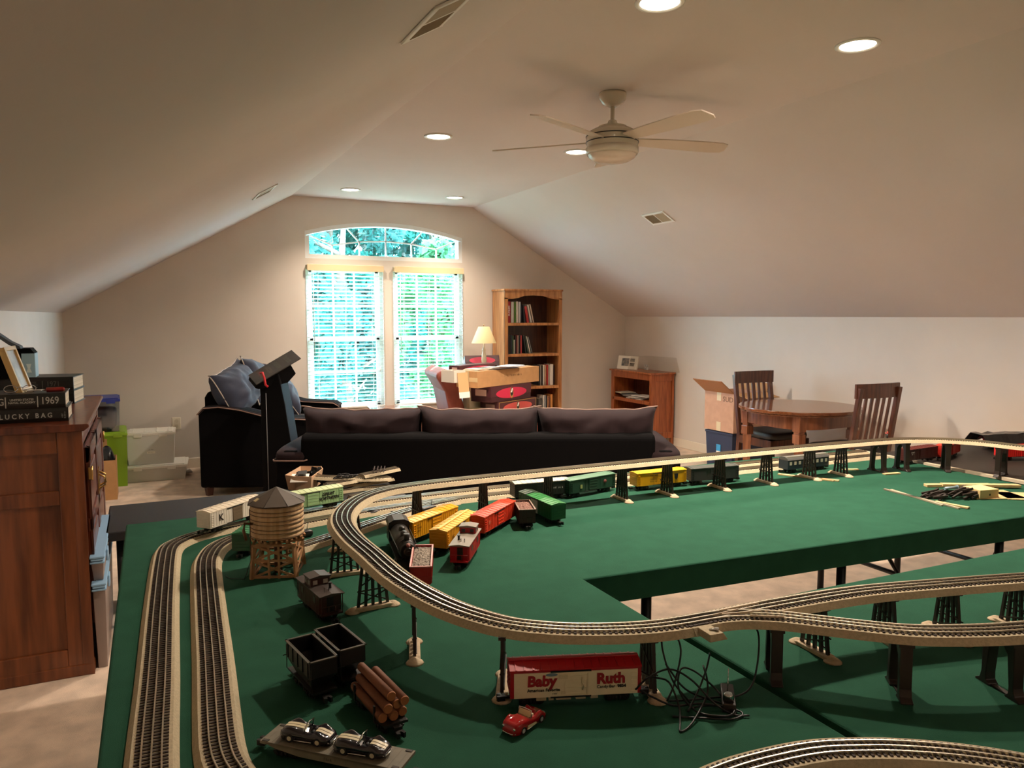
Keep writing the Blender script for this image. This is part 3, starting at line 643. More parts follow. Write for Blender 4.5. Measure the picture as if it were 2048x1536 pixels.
marks((4,),.028,mat('4d3a28',.6),t,face(.44,-.0005,.09),2); marks((6,),.028,mat('4d3a28',.6),t,face(.535,-.0005,.09),3); marks((5,),.028,mat('4d3a28',.6),t,face(.645,-.0005,.09),4)
for (dx,dy,z,lab) in ((.06,.275,.86,'maroon train box end poking out left of the shipping carton, lower'),(.06,.275,.955,'maroon train box end poking out left of the shipping carton, upper')):
    a=R(27); trainbox(lab,2.76+dx*math.cos(a)-dy*math.sin(a),6.47+dx*math.sin(a)+dy*math.cos(a),z,27,.55,.13,.09,emb=False)
t=thing('open_carton','small white carton with hanging orange flap on the back of the armchair','carton',(2.58,6.62,.905),20)
mb=MB(); hollow(mb,.07,.09,.07,.09,.11,.003); mb.build('carton_body',mat('d8d0c2',.7),t)
mb=MB(); mb.M=tr(.02,-.093,.09,rx=-8); mb.box(-.055,.07,-.002,.002,-.20,0); fl=mb.build('flap',mat('d6a878',.7),t)
mb=MB(); mb.M=tr(.02,-.093,.09,rx=-8); mb.box(-.058,.073,-.004,-.002,-.235,-.18); mb.build('flap_edge',M_paper,fl)
t=thing('open_tray_box','open maroon box bottom with cream lining lying on the chair arm','box',(2.72,6.60,.615),15)
mb=MB(); mb.box(0,.30,0,.22,0,.012); mb.build('tray',M_mar,t); mb=MB(); mb.box(.005,.295,.005,.215,.012,.016); mb.build('lining',mat('d9cba0',.6),t)
t=thing('cream_carton','upright cream carton behind the open maroon tray','carton',(2.80,6.76,.60),20)
mb=MB(); mb.box(0,.2,0,.1,0,.27); mb.build('carton_body',M_cream2,t,bevel=.002)
t=thing('plastic_sleeve','crumpled glossy black plastic sleeve on the near chair arm','plastic sleeve',(2.74,6.54,.592),18)
mb=MB(); g=[[mb.v((i*.03,j*.03,.015+.016*noise.noise(Vector((i*.7,j*.9,2))))) for j in range(8)] for i in range(15)]
for i in range(14):
    for j in range(7): mb.f([g[i][j],g[i+1][j],g[i+1][j+1],g[i][j+1]])
o=mb.build('film',mat('1e1f22',.12,coat=.8),t); o.modifiers.new('s','SOLIDIFY').thickness=.002
ztop=1.006
t=thing('brochure','open dark brochure on top of the shipping carton','brochure',(3.13,6.70,ztop+.001),15)
mb=MB(); g=[mb.v((x,y,z)) for x,y,z in ((-.22,-.06,.002),(0,-.1,.012),(.2,-.02,.002),(.24,.08,.002),(.02,.06,.014),(-.2,.07,.002))]; mb.f([g[0],g[1],g[4],g[5]]); mb.f([g[1],g[2],g[3],g[4]]); o=mb.build('cover',mat('14161b',.3),t); o.modifiers.new('s','SOLIDIFY').thickness=.003
for k,(x,y,r_,lab,c_) in enumerate(((2.98,6.79,10,'white papers under the lamp, left of its base','e6ded0'),(3.33,6.95,22,'white magazine right of the lamp base','dfe3ea'),(2.86,6.68,28,'cream papers on the left end of the shipping carton','d9cbb4'))):
    t=thing('paper_sheets',lab,'papers',(x,y,ztop+.001+.004*0),r_,'papers around the lamp')
    for q in range(3): mb=MB(); mb.M=tr(.012*q,.01*q,.004*q,rz=7*q); mb.cbox(0,0,.002,.26,.17,.003); mb.build('sheet',mat(c_,.6),t)
# end table hidden behind, lamp on it
t=thing('end_table','dark side table behind the armchair carrying the lamp','table',(3.34,7.74,0),0)
mb=MB(); mb.box(-.30,.30,-.20,.20,.92,.95); mb.build('tabletop',M_oakd,t,bevel=.004)
for sx in (-1,1):
    for sy in (-1,1): mb=MB(); mb.box(sx*.27-.02,sx*.27+.02,sy*.17-.02,sy*.17+.02,0,.92); mb.build('leg',M_oakd,t)
t=thing('table_lamp','small table lamp with cream cone shade and pale turned base','lamp',(3.345,7.66,.951),0); t.scale=(1.08,)*3
mb=MB(); mb.lathe([(.001,0),(.055,0),(.058,.008),(.05,.016),(.026,.022),(.024,.05),(.028,.08),(.022,.13),(.014,.165),(.02,.175),(.022,.183),(.012,.195),(.008,.22),(.007,.27),(.001,.27)],n=24); mb.build('base',mat('d6cbb0',.35),t)
mb=MB(); mb.lathe([(.062,.0),(.064,.004),(.001,.006)],n=24,cap=False); mb.build('foot_ring',mat('a5552f',.4),t)
mb=MB(); mb.lathe([(.125,.25),(.055,.415),(.0535,.415),(.1235,.25)],n=40,cap=False); mb.build('lamp_shade',transluc('f0dfb2',.35,.7),t)
mb=MB(); mb.cyl((0,0,.26),(0,0,.43),.003,n=6); mb.cyl((0,0,.425),(0,0,.435),.006,n=8); mb.build('finial',M_brass,t)
trainbox('maroon train box with pink oval, tilted behind the lamp',3.15,7.72,.975,-14,.38,.16,.115,emb=False,tilt=-20)
# ---- bookcase
t=thing('bookcase','tall honey-brown bookcase with arched top rail right of the window','bookcase',(4.06,8.03,0),0)
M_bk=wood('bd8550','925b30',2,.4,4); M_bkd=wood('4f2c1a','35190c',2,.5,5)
BW,BD,BH=.37,.17,1.82
mb=MB(); mb.box(-BW,-BW+.022,-BD,BD,0,BH-.02); mb.build('side_panel',M_bk,t,bevel=.002)
mb=MB(); mb.box(BW-.022,BW,-BD,BD,0,BH-.02); mb.build('side_panel',M_bk,t,bevel=.002)
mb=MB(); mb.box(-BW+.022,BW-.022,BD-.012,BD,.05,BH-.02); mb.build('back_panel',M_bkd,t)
mb=MB(); mb.box(-BW-.012,BW+.012,-BD-.012,BD,BH-.022,BH); mb.build('top',M_bk,t,bevel=.004)
mb=MB(); xs=[-BW+.05,-.27,-.2,-.12,0,.12,.2,.27,BW-.05]; zs=[BH-.115,BH-.112,BH-.10,BH-.075,BH-.07,BH-.075,BH-.10,BH-.112,BH-.115]
mb.prism([(-BW,BH-.022)]+[(-BW,BH-.115)]+list(zip(xs,zs))+[(BW,BH-.115),(BW,BH-.022)],-BD-.004,-BD+.016); mb.build('arched_rail',M_bk,t)
mb=MB(); mb.box(-BW,-BW+.04,-BD-.004,-BD+.015,0,BH-.1); mb.box(BW-.04,BW,-BD-.004,-BD+.015,0,BH-.1); mb.build('face_frame',M_bk,t)
SH=[.09,.345,.70,1.08,1.435]
for z in SH: mb=MB(); mb.box(-BW+.022,BW-.022,-BD,BD-.012,z-.03,z); mb.build('shelf',M_bk,t,bevel=.002)
def book(x,z,wd,h,c,label,lean=0,grp='books on the tall bookcase',y=-.02+8.03,d=.15,titles=None,x0=4.06):
    t=thing('book',label,'book',(x0+x,y,z),0,grp); t.rotation_euler=(0,R(lean),0)
    if lean: t.location.z+=abs(math.sin(R(lean)))*0.002
    mb=MB(); mb.box(0,wd,-d/2,-d/2+.003,0,h); mb.box(0,.002,-d/2,d/2,0,h); mb.box(wd-.002,wd,-d/2,d/2,0,h); mb.build('cover',mat(c,.45),t)
    mb=MB(); mb.box(.002,wd-.002,-d/2+.003,d/2-.006,.003,h-.003); mb.build('page_block',M_pages,t)
    if titles: text(titles,wd*.75,M_paper,t,face(wd/2,-d/2-.0005,h*.55)@Matrix.Rotation(-PI/2,4,'Z'),bold=.0004)
    return t
# shelf 4 (top)
z=SH[4]+.001; x=-.325
for wd,h,c,lab,ln,tt in ((.014,.26,'b98a68','slim tan book at the left end of the top shelf',0,None),(.05,.245,'a81f2b','thick red book with white spine lettering on the top shelf',0,'MERCK'),(.038,.24,'d7d5cc','grey-white book right of the red one, top shelf',0,None),(.024,.24,'5f8a3a','green book on the top shelf',0,None),(.028,.245,'e1ded4','white book beside the green one, top shelf',0,None),(.028,.24,'c9cdd3','pale grey lettered book, second right of the green one',0,None),(.012,.22,'20242a','thin black upright book on the top shelf',0,None)):
    book(x,z,wd,h,c,lab,ln,titles=tt); x+=wd+.002
for wd,h,c,lab,ln,g in ((.02,.205,'343a40','dark book leaning left, beside the thin black one',-6,.024),(.032,.19,'b8342f','red and white book leaning left on the top shelf',-10,.036),(.022,.21,'d8d4c8','white book leaning left, second from the right of the top shelf',-12,.02),(.018,.215,'cbb9a6','pale tan book leaning left, rightmost on the top shelf',-13,.02)):
    book(x+.03,z,wd,h,c,lab,ln); x+=wd+.005+g*.3
z=SH[3]+.001; x=-.325
for wd,h,c,lab,tt in ((.03,.245,'7e2522','dark red tall book, left end of the second shelf',None),(.032,.215,'17171b','thick black book beside the dark red one, second shelf',None),(.02,.215,'24303a','navy book on the second shelf',None),(.014,.21,'4d6b48','thin green book on the second shelf',None),(.014,.16,'d6d8cb','short white book on the second shelf',None),(.016,.21,'3a2c2a','dark brown book right of the short white one',None),(.014,.215,'8a3a3c','thin maroon book, middle of the second shelf',None),(.012,.21,'c7b7a6','thin beige book, middle of the second shelf',None),(.02,.21,'1d1d20','black book right of the thin beige one',None),(.02,.21,'b0413f','red-labelled book, right half of the second shelf',None)):
    book(x,z,wd,h,c,lab,titles=tt); x+=wd+.002
for wd,h,c,lab,ln in ((.016,.21,'23282a','black book leaning left on the second shelf',-10),(.014,.205,'3c4b3e','dark green book leaning left on the second shelf',-12),(.014,.20,'d2cfc4','white book leaning left on the second shelf',-14),(.012,.195,'8f8f8b','grey book leaning left, rightmost on the second shelf',-16)):
    book(x+.045,z,wd,h,c,lab,ln); x+=wd+.012
z=SH[2]+.001; x=.10
for wd,h,c,lab in ((.02,.24,'22262b','black book at the left of the visible third shelf row'),(.018,.235,'8b8378','grey-brown book, third shelf'),(.016,.235,'26211f','dark book right of the grey-brown one, third shelf'),(.022,.24,'d8d2c4','cream book on the third shelf'),(.02,.235,'b98f6c','tan book on the third shelf'),(.026,.24,'a8332d','red book on the third shelf'),(.018,.235,'cfc7b8','pale book left of the wide white one'),(.045,.245,'e7e2d6','wide white book, second from the right on the third shelf'),(.018,.23,'3a2423','dark brown book, rightmost on the third shelf')):
    book(x,z,wd,h,c,lab); x+=wd+.002
z=SH[1]+.001; x=.10
for wd,h,c,lab,ln in ((.055,.20,'55524e','grey rounded book at the left of the fourth shelf',0),(.018,.235,'e2ddd2','white book on the fourth shelf',0),(.018,.235,'cfd2d0','pale grey book, second white one on the fourth shelf',0),(.014,.23,'3b3f44','dark slim book on the fourth shelf',0),(.018,.225,'c98d62','orange-tan book on the fourth shelf',0),(.016,.215,'7a4a3a','brown book on the fourth shelf',0),(.03,.24,'dd9a55','orange book, rightmost on the fourth shelf',0)):
    book(x,z,wd,h,c,lab,ln); x+=wd+.004
# ---- low cabinet by the right wall (open front facing -x)
t=thing('low_bookcase','low orange-brown bookcase with two open bays against the right wall','bookcase',(5.205,7.15,0),0)
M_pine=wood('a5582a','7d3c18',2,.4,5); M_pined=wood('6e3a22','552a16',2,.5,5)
CW,CL,CH=.325,.83,.865
mb=MB(); mb.box(.0,.04,-.0,.04,0,CH-.02);mb.box(CW-.03,CW,-.0,.04,0,CH-.02);mb.box(.04,CW-.03,0,.02,CH-.10,CH-.02);mb.box(.04,CW-.03,0,.02,.10,.17);mb.box(.03,CW-.02,.012,.02,.12,CH-.06); mb.build('side_panel',M_pine,t,bevel=.003)
mb=MB(); mb.box(0,CW,CL-.03,CL,0,CH-.02); mb.build('side_panel',M_pine,t)
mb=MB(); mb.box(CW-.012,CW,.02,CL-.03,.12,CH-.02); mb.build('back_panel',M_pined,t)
mb=MB(); mb.box(-.02,CW+.005,-.02,CL+.02,CH-.02,CH); mb.build('top',M_pine,t,bevel=.004)
mb=MB(); mb.box(0,.02,.04,CL-.03,CH-.09,CH-.02); mb.box(0,.02,CL-.06,CL-.03,0,CH-.09); mb.build('face_frame',M_pine,t)
for z in (.16,.53): mb=MB(); mb.box(0,CW-.012,.02,CL-.03,z-.04,z); mb.build('shelf',M_pine,t,bevel=.002)
for k in range(6):
    t=thing('magazine',('white magazine, bottom of the loose pile in the low bookcase','grey magazine in the loose pile in the low bookcase','pale magazine slid forward in the low bookcase pile','silver-grey magazine fanned out in the low bookcase pile','white magazine at the near end of the low bookcase pile','cream magazine, top of the loose pile in the low bookcase')[k],'magazine',(5.33,7.45+.07*k*(1 if k%2 else -.4)+.1,.531+.009*k),(5,-12,18,-25,10,-6)[k],'magazines in the low bookcase')
    mb=MB(); mb.cbox(0,0,.004,.2,.27,.007); mb.build('pages',mat(('dcd8cc','a5a39e','c9c5b8','8e8c88','e0dccf','cfc4ae')[k],.4),t)
for k in range(7):
    c_=('1f1a18','a23a2c','26242a','c98a5a','d8d4cc','2d2330','3c3c44')[k]
    t=thing('magazine',('black','red and tan','dark purple','orange','white lettered','dark','slate')[k]+' box file in the stack of the lower bay, '+('bottom','second','third','fourth','fifth','sixth','topmost')[k],'magazine',(5.33,7.42+.015*(k%3),.161+.034*k),(0,3,-3,2,-4,4,0)[k],'stack in the lower bay of the low bookcase')
    mb=MB(); mb.cbox(0,0,.016,.2,.27,.032); mb.build('pages',mat(c_,.5),t)
t=thing('photo_frame','white photo frame with three pictures standing on the low bookcase','picture frame',(5.30,7.79,.866),0); t.rotation_euler=(0,R(12),R(12))
mb=MB(); mb.box(-.008,.008,-.17,.16,0,.165); mb.build('frame',mat('ece6d6',.4),t,bevel=.002)
for k,(y0,y1,z0,z1,c_) in enumerate(((-.03,.09,.04,.135,'49525a'),(-.12,-.045,.095,.135,'54605e'),(-.12,-.045,.04,.082,'24211f'))): mb=MB(); mb.box(-.0095,-.008,y0,y1,z0,z1); mb.build('photo',mat(c_,.4,c2='8f8a80',scale=25),t)
t=thing('clear_container','clear plastic container upside down on the low bookcase','container',(5.37,7.35,.866),0)
mb=MB(); mb.M=Matrix.Translation((0,0,.17))@Matrix.Rotation(PI,4,'X'); hollow(mb,.13,.27,.15,.31,.17,.002); mb.build('tub',glassmat((.975,.97,.96),.03),t)
mb=MB(); mb.box(-.157,-.153,-.12,-.05,.03,.09); mb.build('paper_label',mat('57504c',.6,c2='b0a79b',scale=40),t)
# ---- dining table and chairs
M_din=wood('7a4a2c','5a3119',0,.22,5,.5); M_dinl=wood('8a5638','6a3c22',2,.35,5)
t=thing('dining_table','round-ended brown wooden dining table near the right wall','table',(4.98,4.74,0),0)
mb=MB(); n=48; P=[(.50*math.cos(2*PI*i/n),.49*math.sin(2*PI*i/n)) for i in range(n)]; mb.prism(P,.735,.76,axis='z'); mb.prism([(a*.97,b*.97) for a,b in P],.72,.735,axis='z'); mb.build('tabletop',M_din,t,bevel=.004)
mb=MB(); P=[(.37*math.copysign(abs(math.cos(2*PI*i/n))**.6,math.cos(2*PI*i/n)),.36*math.copysign(abs(math.sin(2*PI*i/n))**.6,math.sin(2*PI*i/n))) for i in range(n)]
for i in range(n):
    a,b=P[i],P[(i+1)%n]; mb.prism([a,b,(b[0]*.94,b[1]*.94),(a[0]*.94,a[1]*.94)],.61,.72,axis='z')
mb.build('apron',M_dinl,t)
for sx in (-1,1):
    for sy in (-1,1):
        mb=MB(); X,Y=sx*.30,sy*.29; mb.cbox(X,Y,.66,.075,.075,.13); mb.cbox(X,Y,.585,.06,.06,.02)
        A=[(X-.036,Y-.036),(X+.036,Y-.036),(X+.036,Y+.036),(X-.036,Y+.036)]; mb.prism(A,.5,.575,axis='z'); mb.cyl((X,Y,.5),(X,Y,0),.05,.034,n=4,sm=False); mb.build('leg',M_dinl,t,bevel=.003)
M_ch=wood('5c3320','3d1e10',2,.35,6); M_seat=mat('23221e',.5,bump=.1)
def chair(x,y,rz,label):
    t=thing('dining_chair',label,'chair',(x,y,0),rz,'slat-back dining chairs at the round table')
    # facing +x, back at x=-.2
    def bx(z): return -.20-max(0,z-.45)*.16-.0*z
    for s in (-1,1):
        mb=MB(); mb.bar((bx(0)-.03,s*.2,0),(bx(.45),s*.2,.46),.036,.04); mb.bar((bx(.45),s*.2,.44),(bx(.98),s*.2,.98),.036,.035); mb.build('rear_leg',M_ch,t,bevel=.003)
        mb=MB(); mb.bar((.2,s*.2,0),(.2,s*.2,.44),.038,.038); mb.build('front_leg',M_ch,t,bevel=.003)
        mb=MB(); mb.bar((bx(.3),s*.2,.16),(.2,s*.2,.16),.02,.03); mb.build('stretcher',M_ch,t)
    mb=MB(); mb.box(-.21,.22,-.215,-.185,.37,.44); mb.box(-.21,.22,.185,.215,.37,.44); mb.box(.19,.22,-.2,.2,.37,.44); mb.box(-.21,-.18,-.2,.2,.37,.44); mb.build('seat_frame',M_ch,t)
    mb=MB(); mb.sup((.01,0,.47),(.44,.43,.075),.4,.25,n=28,m=10); mb.build('seat',M_seat,t)
    mb=MB()
    for i in range(10):
        u=-1+.2*i; v=u+.2; f=lambda q:-.02*(1-q*q)
        A=[(bx(.9)+f(u),u*.225),(bx(.9)+f(v),v*.225),(bx(.9)+f(v)+.022,v*.225),(bx(.9)+f(u)+.022,u*.225)]
        mb.M=Matrix.Shear('XY',4,(0,0)) if False else Matrix(); mb.prism(A,.90,1.01,axis='z')
    mb.build('crest_rail',M_ch,t,bevel=.003)
    mb=MB(); mb.bar((bx(.55),-.2,.55),(bx(.55),.2,.55),.02,.05); mb.build('lower_rail',M_ch,t)
    for k in range(5):
        y_=-.12+.06*k; w_=.034 if k==2 else .024; mb=MB(); mb.bar((bx(.55),y_,.56),(bx(.92),y_*1.05,.93),w_,.012); mb.build('back_slat',M_ch,t)
    return t
c1=chair(5.06,5.12,-92,'dark slat-back dining chair beside the cardboard box, behind the table')
c2=dup(c1,(4.995,4.25,0),88,'dark slat-back dining chair at the near side of the table, against the white wall')
# ---- blue bin + carton near the wall
b=bin_('dark blue storage bin under the tall cardboard box by the wall',5.29,5.86,0,90,.40,.42,.385,mat('2b3550',.5),mat('27304a',.5),group='storage bins by the right wall')
t=b
mb=MB(); mb.M=tr(0,.19,.20,rx=0); mb.box(-.03,.03,.012,.016,-.05,.05); s_=mb.build('sticker',mat('3fa0d8',.4),t); mb=MB(); mb.M=tr(0,.19,.20); mb.box(-.028,.028,.0162,.017,-.048,-.015); mb.build('sticker_text_area',M_paper,s_)
t=thing('cardboard_box','open brown moving box with raised flaps on the dark blue bin','cardboard box',(5.285,5.86,.386),0)
mb=MB(); hollow(mb,.205,.21,.205,.21,.385,.005); mb.build('carton',mat('c39a80',.85,var=.05,scale=18),t)
mb=MB(); mb.M=tr(-.205,0,.385,ry=-52); mb.box(-.003,.003,-.21,.21,0,.20); mb.build('flap',mat('a5744f',.85),t)
mb=MB(); mb.M=tr(.205,0,.385,ry=20); mb.box(-.003,.003,-.21,.21,0,.09); mb.build('flap',M_card,t)
mb=MB(); mb.M=tr(0,-.21,.385,rx=100); mb.box(-.2,.2,-.003,.003,0,.18); mb.build('flap',M_card,t)
mb=MB(); mb.box(-.2065,-.205,-.03,.03,.30,.385); mb.box(-.2065,-.205,-.03,.03,0,.09); mb.build('tape',mat('d9cba8',.3),t)
text('SUD',.07,mat('6d5340',.7),t,face(-.2075,-.13,.32,'-x'),sx=1.1)
# ================================================================ LAYOUT TABLES
ZT=.74
M_steel=mat('141414',.4,metal=.3)
def ftable(label,x0,x1,y0,y1,ztop,legs,mtop=M_black):
    t=thing('folding_table',label,'table',((x0+x1)/2,(y0+y1)/2,0),0,'folding tables under the train layout'); cx,cy=(x0+x1)/2,(y0+y1)/2
    mb=MB(); mb.box(x0-cx,x1-cx,y0-cy,y1-cy,ztop-.045,ztop); mb.build('tabletop',mtop,t,bevel=.006,seg=3)
    for lx,ly in legs: mb=MB(); mb.cyl((lx-cx,ly-cy,0),(lx-cx,ly-cy,ztop-.045),.017,n=12); mb.build('leg',M_steel,t)
    xs=sorted({l[0] for l in legs})
    for lx in xs:
        yy=[l[1]-cy for l in legs if l[0]==lx]
        if len(yy)>1: mb=MB(); mb.cyl((lx-cx,min(yy),.25),(lx-cx,max(yy),.25),.012,n=8); mb.cyl((lx-cx,sum(yy)/2,.25),(lx-cx+(.35 if lx<cx else -.35),sum(yy)/2,ztop-.05),.01,n=8); mb.build('brace',M_steel,t)
    return t
ftable('folding table under the left green cloth',-.07,1.14,.80,3.14,ZT-.004,((.0,.9),(1.05,.9),(.0,2.9),(1.05,2.9),(1.1,1.85)))
ftable('folding table under the far green cloth arm',1.185,3.60,1.92,3.12,ZT-.004,((1.45,2.0),(1.45,2.95),(2.32,1.98),(3.3,2.0),(3.3,2.95)))
ftable('folding table under the near green cloth arm',1.18,3.2,.55,1.50,ZT-.004,((1.5,.7),(1.5,1.42),(2.9,.7),(2.9,1.42)))
ftable('low black table holding spare track, behind the green cloth and before the sofa',-.20,1.32,4.0,4.58,.50,((-.14,4.08),(-.14,4.5),(1.2,4.08),(1.2,4.5)),mat('131212',.5,var=.1,scale=40)).name='low_table'
ftable('black-topped table under the red cars, far right of the layout',3.72,4.95,1.75,3.0,.735,((3.85,1.85),(3.85,2.9),(4.8,1.85),(4.8,2.9)),mat('28231d',.55,var=.12,scale=25))
def cloth(name,pts,label,fall=.085,th=.004):
    t=None
    mb=MB(); n=len(pts); A=[mb.v((x,y,ZT)) for x,y in pts]; mb.f(A)
    cx=sum(p[0] for p in pts)/n; cy=sum(p[1] for p in pts)/n
    B=[mb.v((x+math.copysign(.003,x-cx),y+math.copysign(.003,y-cy),ZT-fall)) for x,y in pts]
    for i in range(n): mb.f([A[i],A[(i+1)%n],B[(i+1)%n],B[i]])
    bmesh.ops.subdivide_edges(mb.bm,edges=[e for e in mb.bm.edges if abs(e.verts[0].co.z-e.verts[1].co.z)<.001],cuts=4,use_grid_fill=False)
    for v in mb.bm.verts:
        if v.co.z<ZT-.01: v.co.z+=.004*noise.noise(v.co*3)
    o=mb.build(name,M_cloth,bevel=.007,seg=3); tag(o,label,'tablecloth','green felt cloths over the tables'); return o
cloth('green_tablecloth',[(-.108,.78),(1.152,.78),(1.152,1.90),(3.62,1.73),(3.70,3.14),(1.2,3.16),(-.086,3.16)],'large green felt cloth over the left table and the far arm beyond the carpet gap')
cloth('green_tablecloth',[(1.172,.52),(3.3,.52),(3.3,1.51),(1.172,1.555)],'green felt cloth on the near table arm at lower right')
o=MB().box(3.71,3.735,1.75,3.1,ZT-.012,ZT+.002).build('edge_strip',mat('c9bda4',.5)); o.rotation_euler=(0,0,0); tag(o,'thin pale wooden strip along the right end of the far green cloth','strip')
# ================================================================ TRACK
def sweep(mb,P,Nn,prof,z0):
    rows=[[mb.v((p.x+n.x*u,p.y+n.y*u,p.z+z0+w)) for u,w in prof] for p,n in zip(P,Nn)]; m=len(prof)
    for A,B in zip(rows,rows[1:]):
        for i in range(m): mb.f([A[i],A[(i+1)%m],B[(i+1)%m],B[i]])
    mb.f(rows[0][::-1]); mb.f(rows[-1])
def path_of(pts,step=.008):
    P=resample(cat_rom(pts,.02),step); Nn=[]
    for i in range(len(P)):
        d=(P[min(i+1,len(P)-1)]-P[max(i-1,0)]); d.z=0; d.normalize(); Nn.append(Vector((-d.y,d.x,0)))
    return P,Nn
def track(pts,z0,label,group,h=.014,hw=.045,tw=.034,trim=0):
    t=thing('model_railway_track',label,'model railway track',(0,0,0),0,group)
    P,Nn=path_of(pts); C0=P[len(P)//2].copy(); t.location=(C0.x,C0.y,C0.z+z0)
    P=[p-C0 for p in P]; z=0
    mb=MB(); sweep(mb,P,Nn,[(-hw,0),(-tw,h),(tw,h),(hw,0)],z); mb.build('roadbed',M_bed,t,weld=False)
    mb=MB(); Q,QN=path_of([p for p in P[::4]]+([P[-1]] if (len(P)-1)%4 else []),.0115)
    for p,n in zip(Q,QN):
        d=Vector((n.y,-n.x,0)); 
        c=[p+n*a*.0275+d*b*.0026 for a,b in ((-1,-1),(1,-1),(1,1),(-1,1))]
        A=[mb.v((q.x,q.y,q.z+h-.001)) for q in c]; B=[mb.v((q.x,q.y,q.z+h+.0022)) for q in c]; mb.f(B)
        for i in range(4): mb.f([A[i],A[(i+1)%4],B[(i+1)%4],B[i]])
    mb.build('sleepers',M_tie,t,weld=False)
    for off in (-.0165,0,.0165):
        mb=MB(); sweep(mb,P,Nn,[(off-.0014,h+.001),(off-.0014,h+.006),(off+.0014,h+.006),(off+.0014,h+.001)],z); mb.build('rail',M_rail,t,weld=False)
    return P,Nn,C0
RA=[(-.022,.80),(-.022,1.1),(-.017,1.374),(-.012,1.515),(-.002,1.742),(.014,2.173),(.033,2.564),(.048,2.72),(.078,2.79),(.13,2.845),(.20,2.885),(.30,2.93),(.42,2.97),(.56,3.005),(.75,3.045),(1.0,3.06),(1.4,3.065),(2.0,3.04),(2.8,3.02),(3.4,3.01),(3.66,3.0)]
RB=[(.103,1.316),(.095,1.399),(.100,1.532),(.113,1.779),(.128,2.118),(.145,2.455),(.162,2.58),(.190,2.67),(.235,2.735),(.31,2.785),(.42,2.825),(.58,2.87),(.76,2.91),(.95,2.935),(1.15,2.95),(1.45,2.945),(2.0,2.925),(2.8,2.90),(3.4,2.89),(3.66,2.88)]
RC=[(.42,2.545),(.50,2.59),(.62,2.66),(.78,2.765),(.92,2.85),(1.03,2.905),(1.15,2.94)]
g1='ground-level tracks on the green cloth'
RBfull=[(.52,.78),(.36,.90),(.22,1.04),(.14,1.18)]+RB
track(RA,ZT,'outer ground-level track along the left and back edge of the green cloth',g1)
track(RBfull,ZT+.0002,'inner ground-level track curving round left of the water tower',g1)
track(RC,ZT+.0004,'short siding track ending beside the water tower legs',g1)
track([(.66,.90),(.78,.935),(.875,.947),(.975,.941),(1.053,.927),(1.120,.901),(1.182,.870),(1.262,.816),(1.338,.746),(1.40,.66),(1.44,.57)],ZT,'curved ground-level track at the bottom right corner of the picture',g1)
EL=[(4.0,1.75,.884),(3.88,2.0,.884),(3.763,2.20,.884),(3.72,2.35,.884),(3.62,2.49,.884),(3.428,2.595,.884),(3.111,2.633,.884),(2.673,2.654,.884),(2.322,2.664,.884),(1.817,2.673,.884),(1.460,2.678,.884),(1.06,2.674,.884),(.87,2.665,.883),(.75,2.63,.883),(.65,2.555,.882),(.57,2.43,.881),(.525,2.29,.880),(.515,2.13,.877),(.525,1.95,.875),(.540,1.75,.871),(.585,1.56,.866),(.655,1.425,.862),(.738,1.354,.859),(.829,1.303,.859),(.929,1.268,.859),(1.02,1.255,.859),(1.110,1.253,.858),(1.256,1.251,.857),(1.496,1.232,.856),(1.714,1.183,.856),(1.953,1.119,.856),(2.25,1.03,.856),(2.6,.92,.856),(3.0,.82,.856),(3.25,.78,.856)]
EB=[(1.005,1.2545,.859),(1.075,1.253,.858),(1.14,1.238,.858),(1.21,1.198,.858),(1.275,1.137,.858),(1.341,1.074,.858),(1.414,1.015,.858),(1.523,.963,.858),(1.629,.927,.858),(1.78,.89,.858),(2.0,.86,.858),(2.3,.76,.858),(2.6,.62,.858)]
g2='elevated tracks on trestles'
EP,EN,EC=track(EL,0,'long elevated track looping along the back, round the left and across the front',g2)
EP=[p+EC for p in EP]
BP,BN,BC=track(EB,.0004,'elevated branch track splitting off toward the lower right',g2)
BP=[p+BC for p in BP]
# switch machine on the elevated junction
t=thing('switch_machine','tan switch box with a black lever beside the elevated junction','switch machine',(1.035,1.196,.859),-4,'switch machines')
mb=MB(); mb.prism([(-.022,0),(.022,0),(.010,.016),(-.022,.016)],-.022,.022); mb.build('housing',M_bed,t,bevel=.001)
mb=MB(); mb.cyl((-.010,0,.017),(.004,-.008,.019),.0022,n=8); mb.cyl((.004,-.008,.015),(.004,-.008,.022),.0045,n=10); mb.build('lever',M_chrome,t)
# frogs / guard rails at the junction
mb=MB()
for (a,b) in (((1.10,1.243),(1.19,1.222)),((1.11,1.262),(1.22,1.260)),((1.08,1.248),(1.15,1.250)),((1.15,1.212),(1.21,1.175))): mb.bar((a[0],a[1],.8785),(b[0],b[1],.8785),.0022,.004)
o=mb.build('guard_rails',mat('c9b79a',.4)); tag(o,'short pale guard rails in the middle of the elevated junction','guard rail')
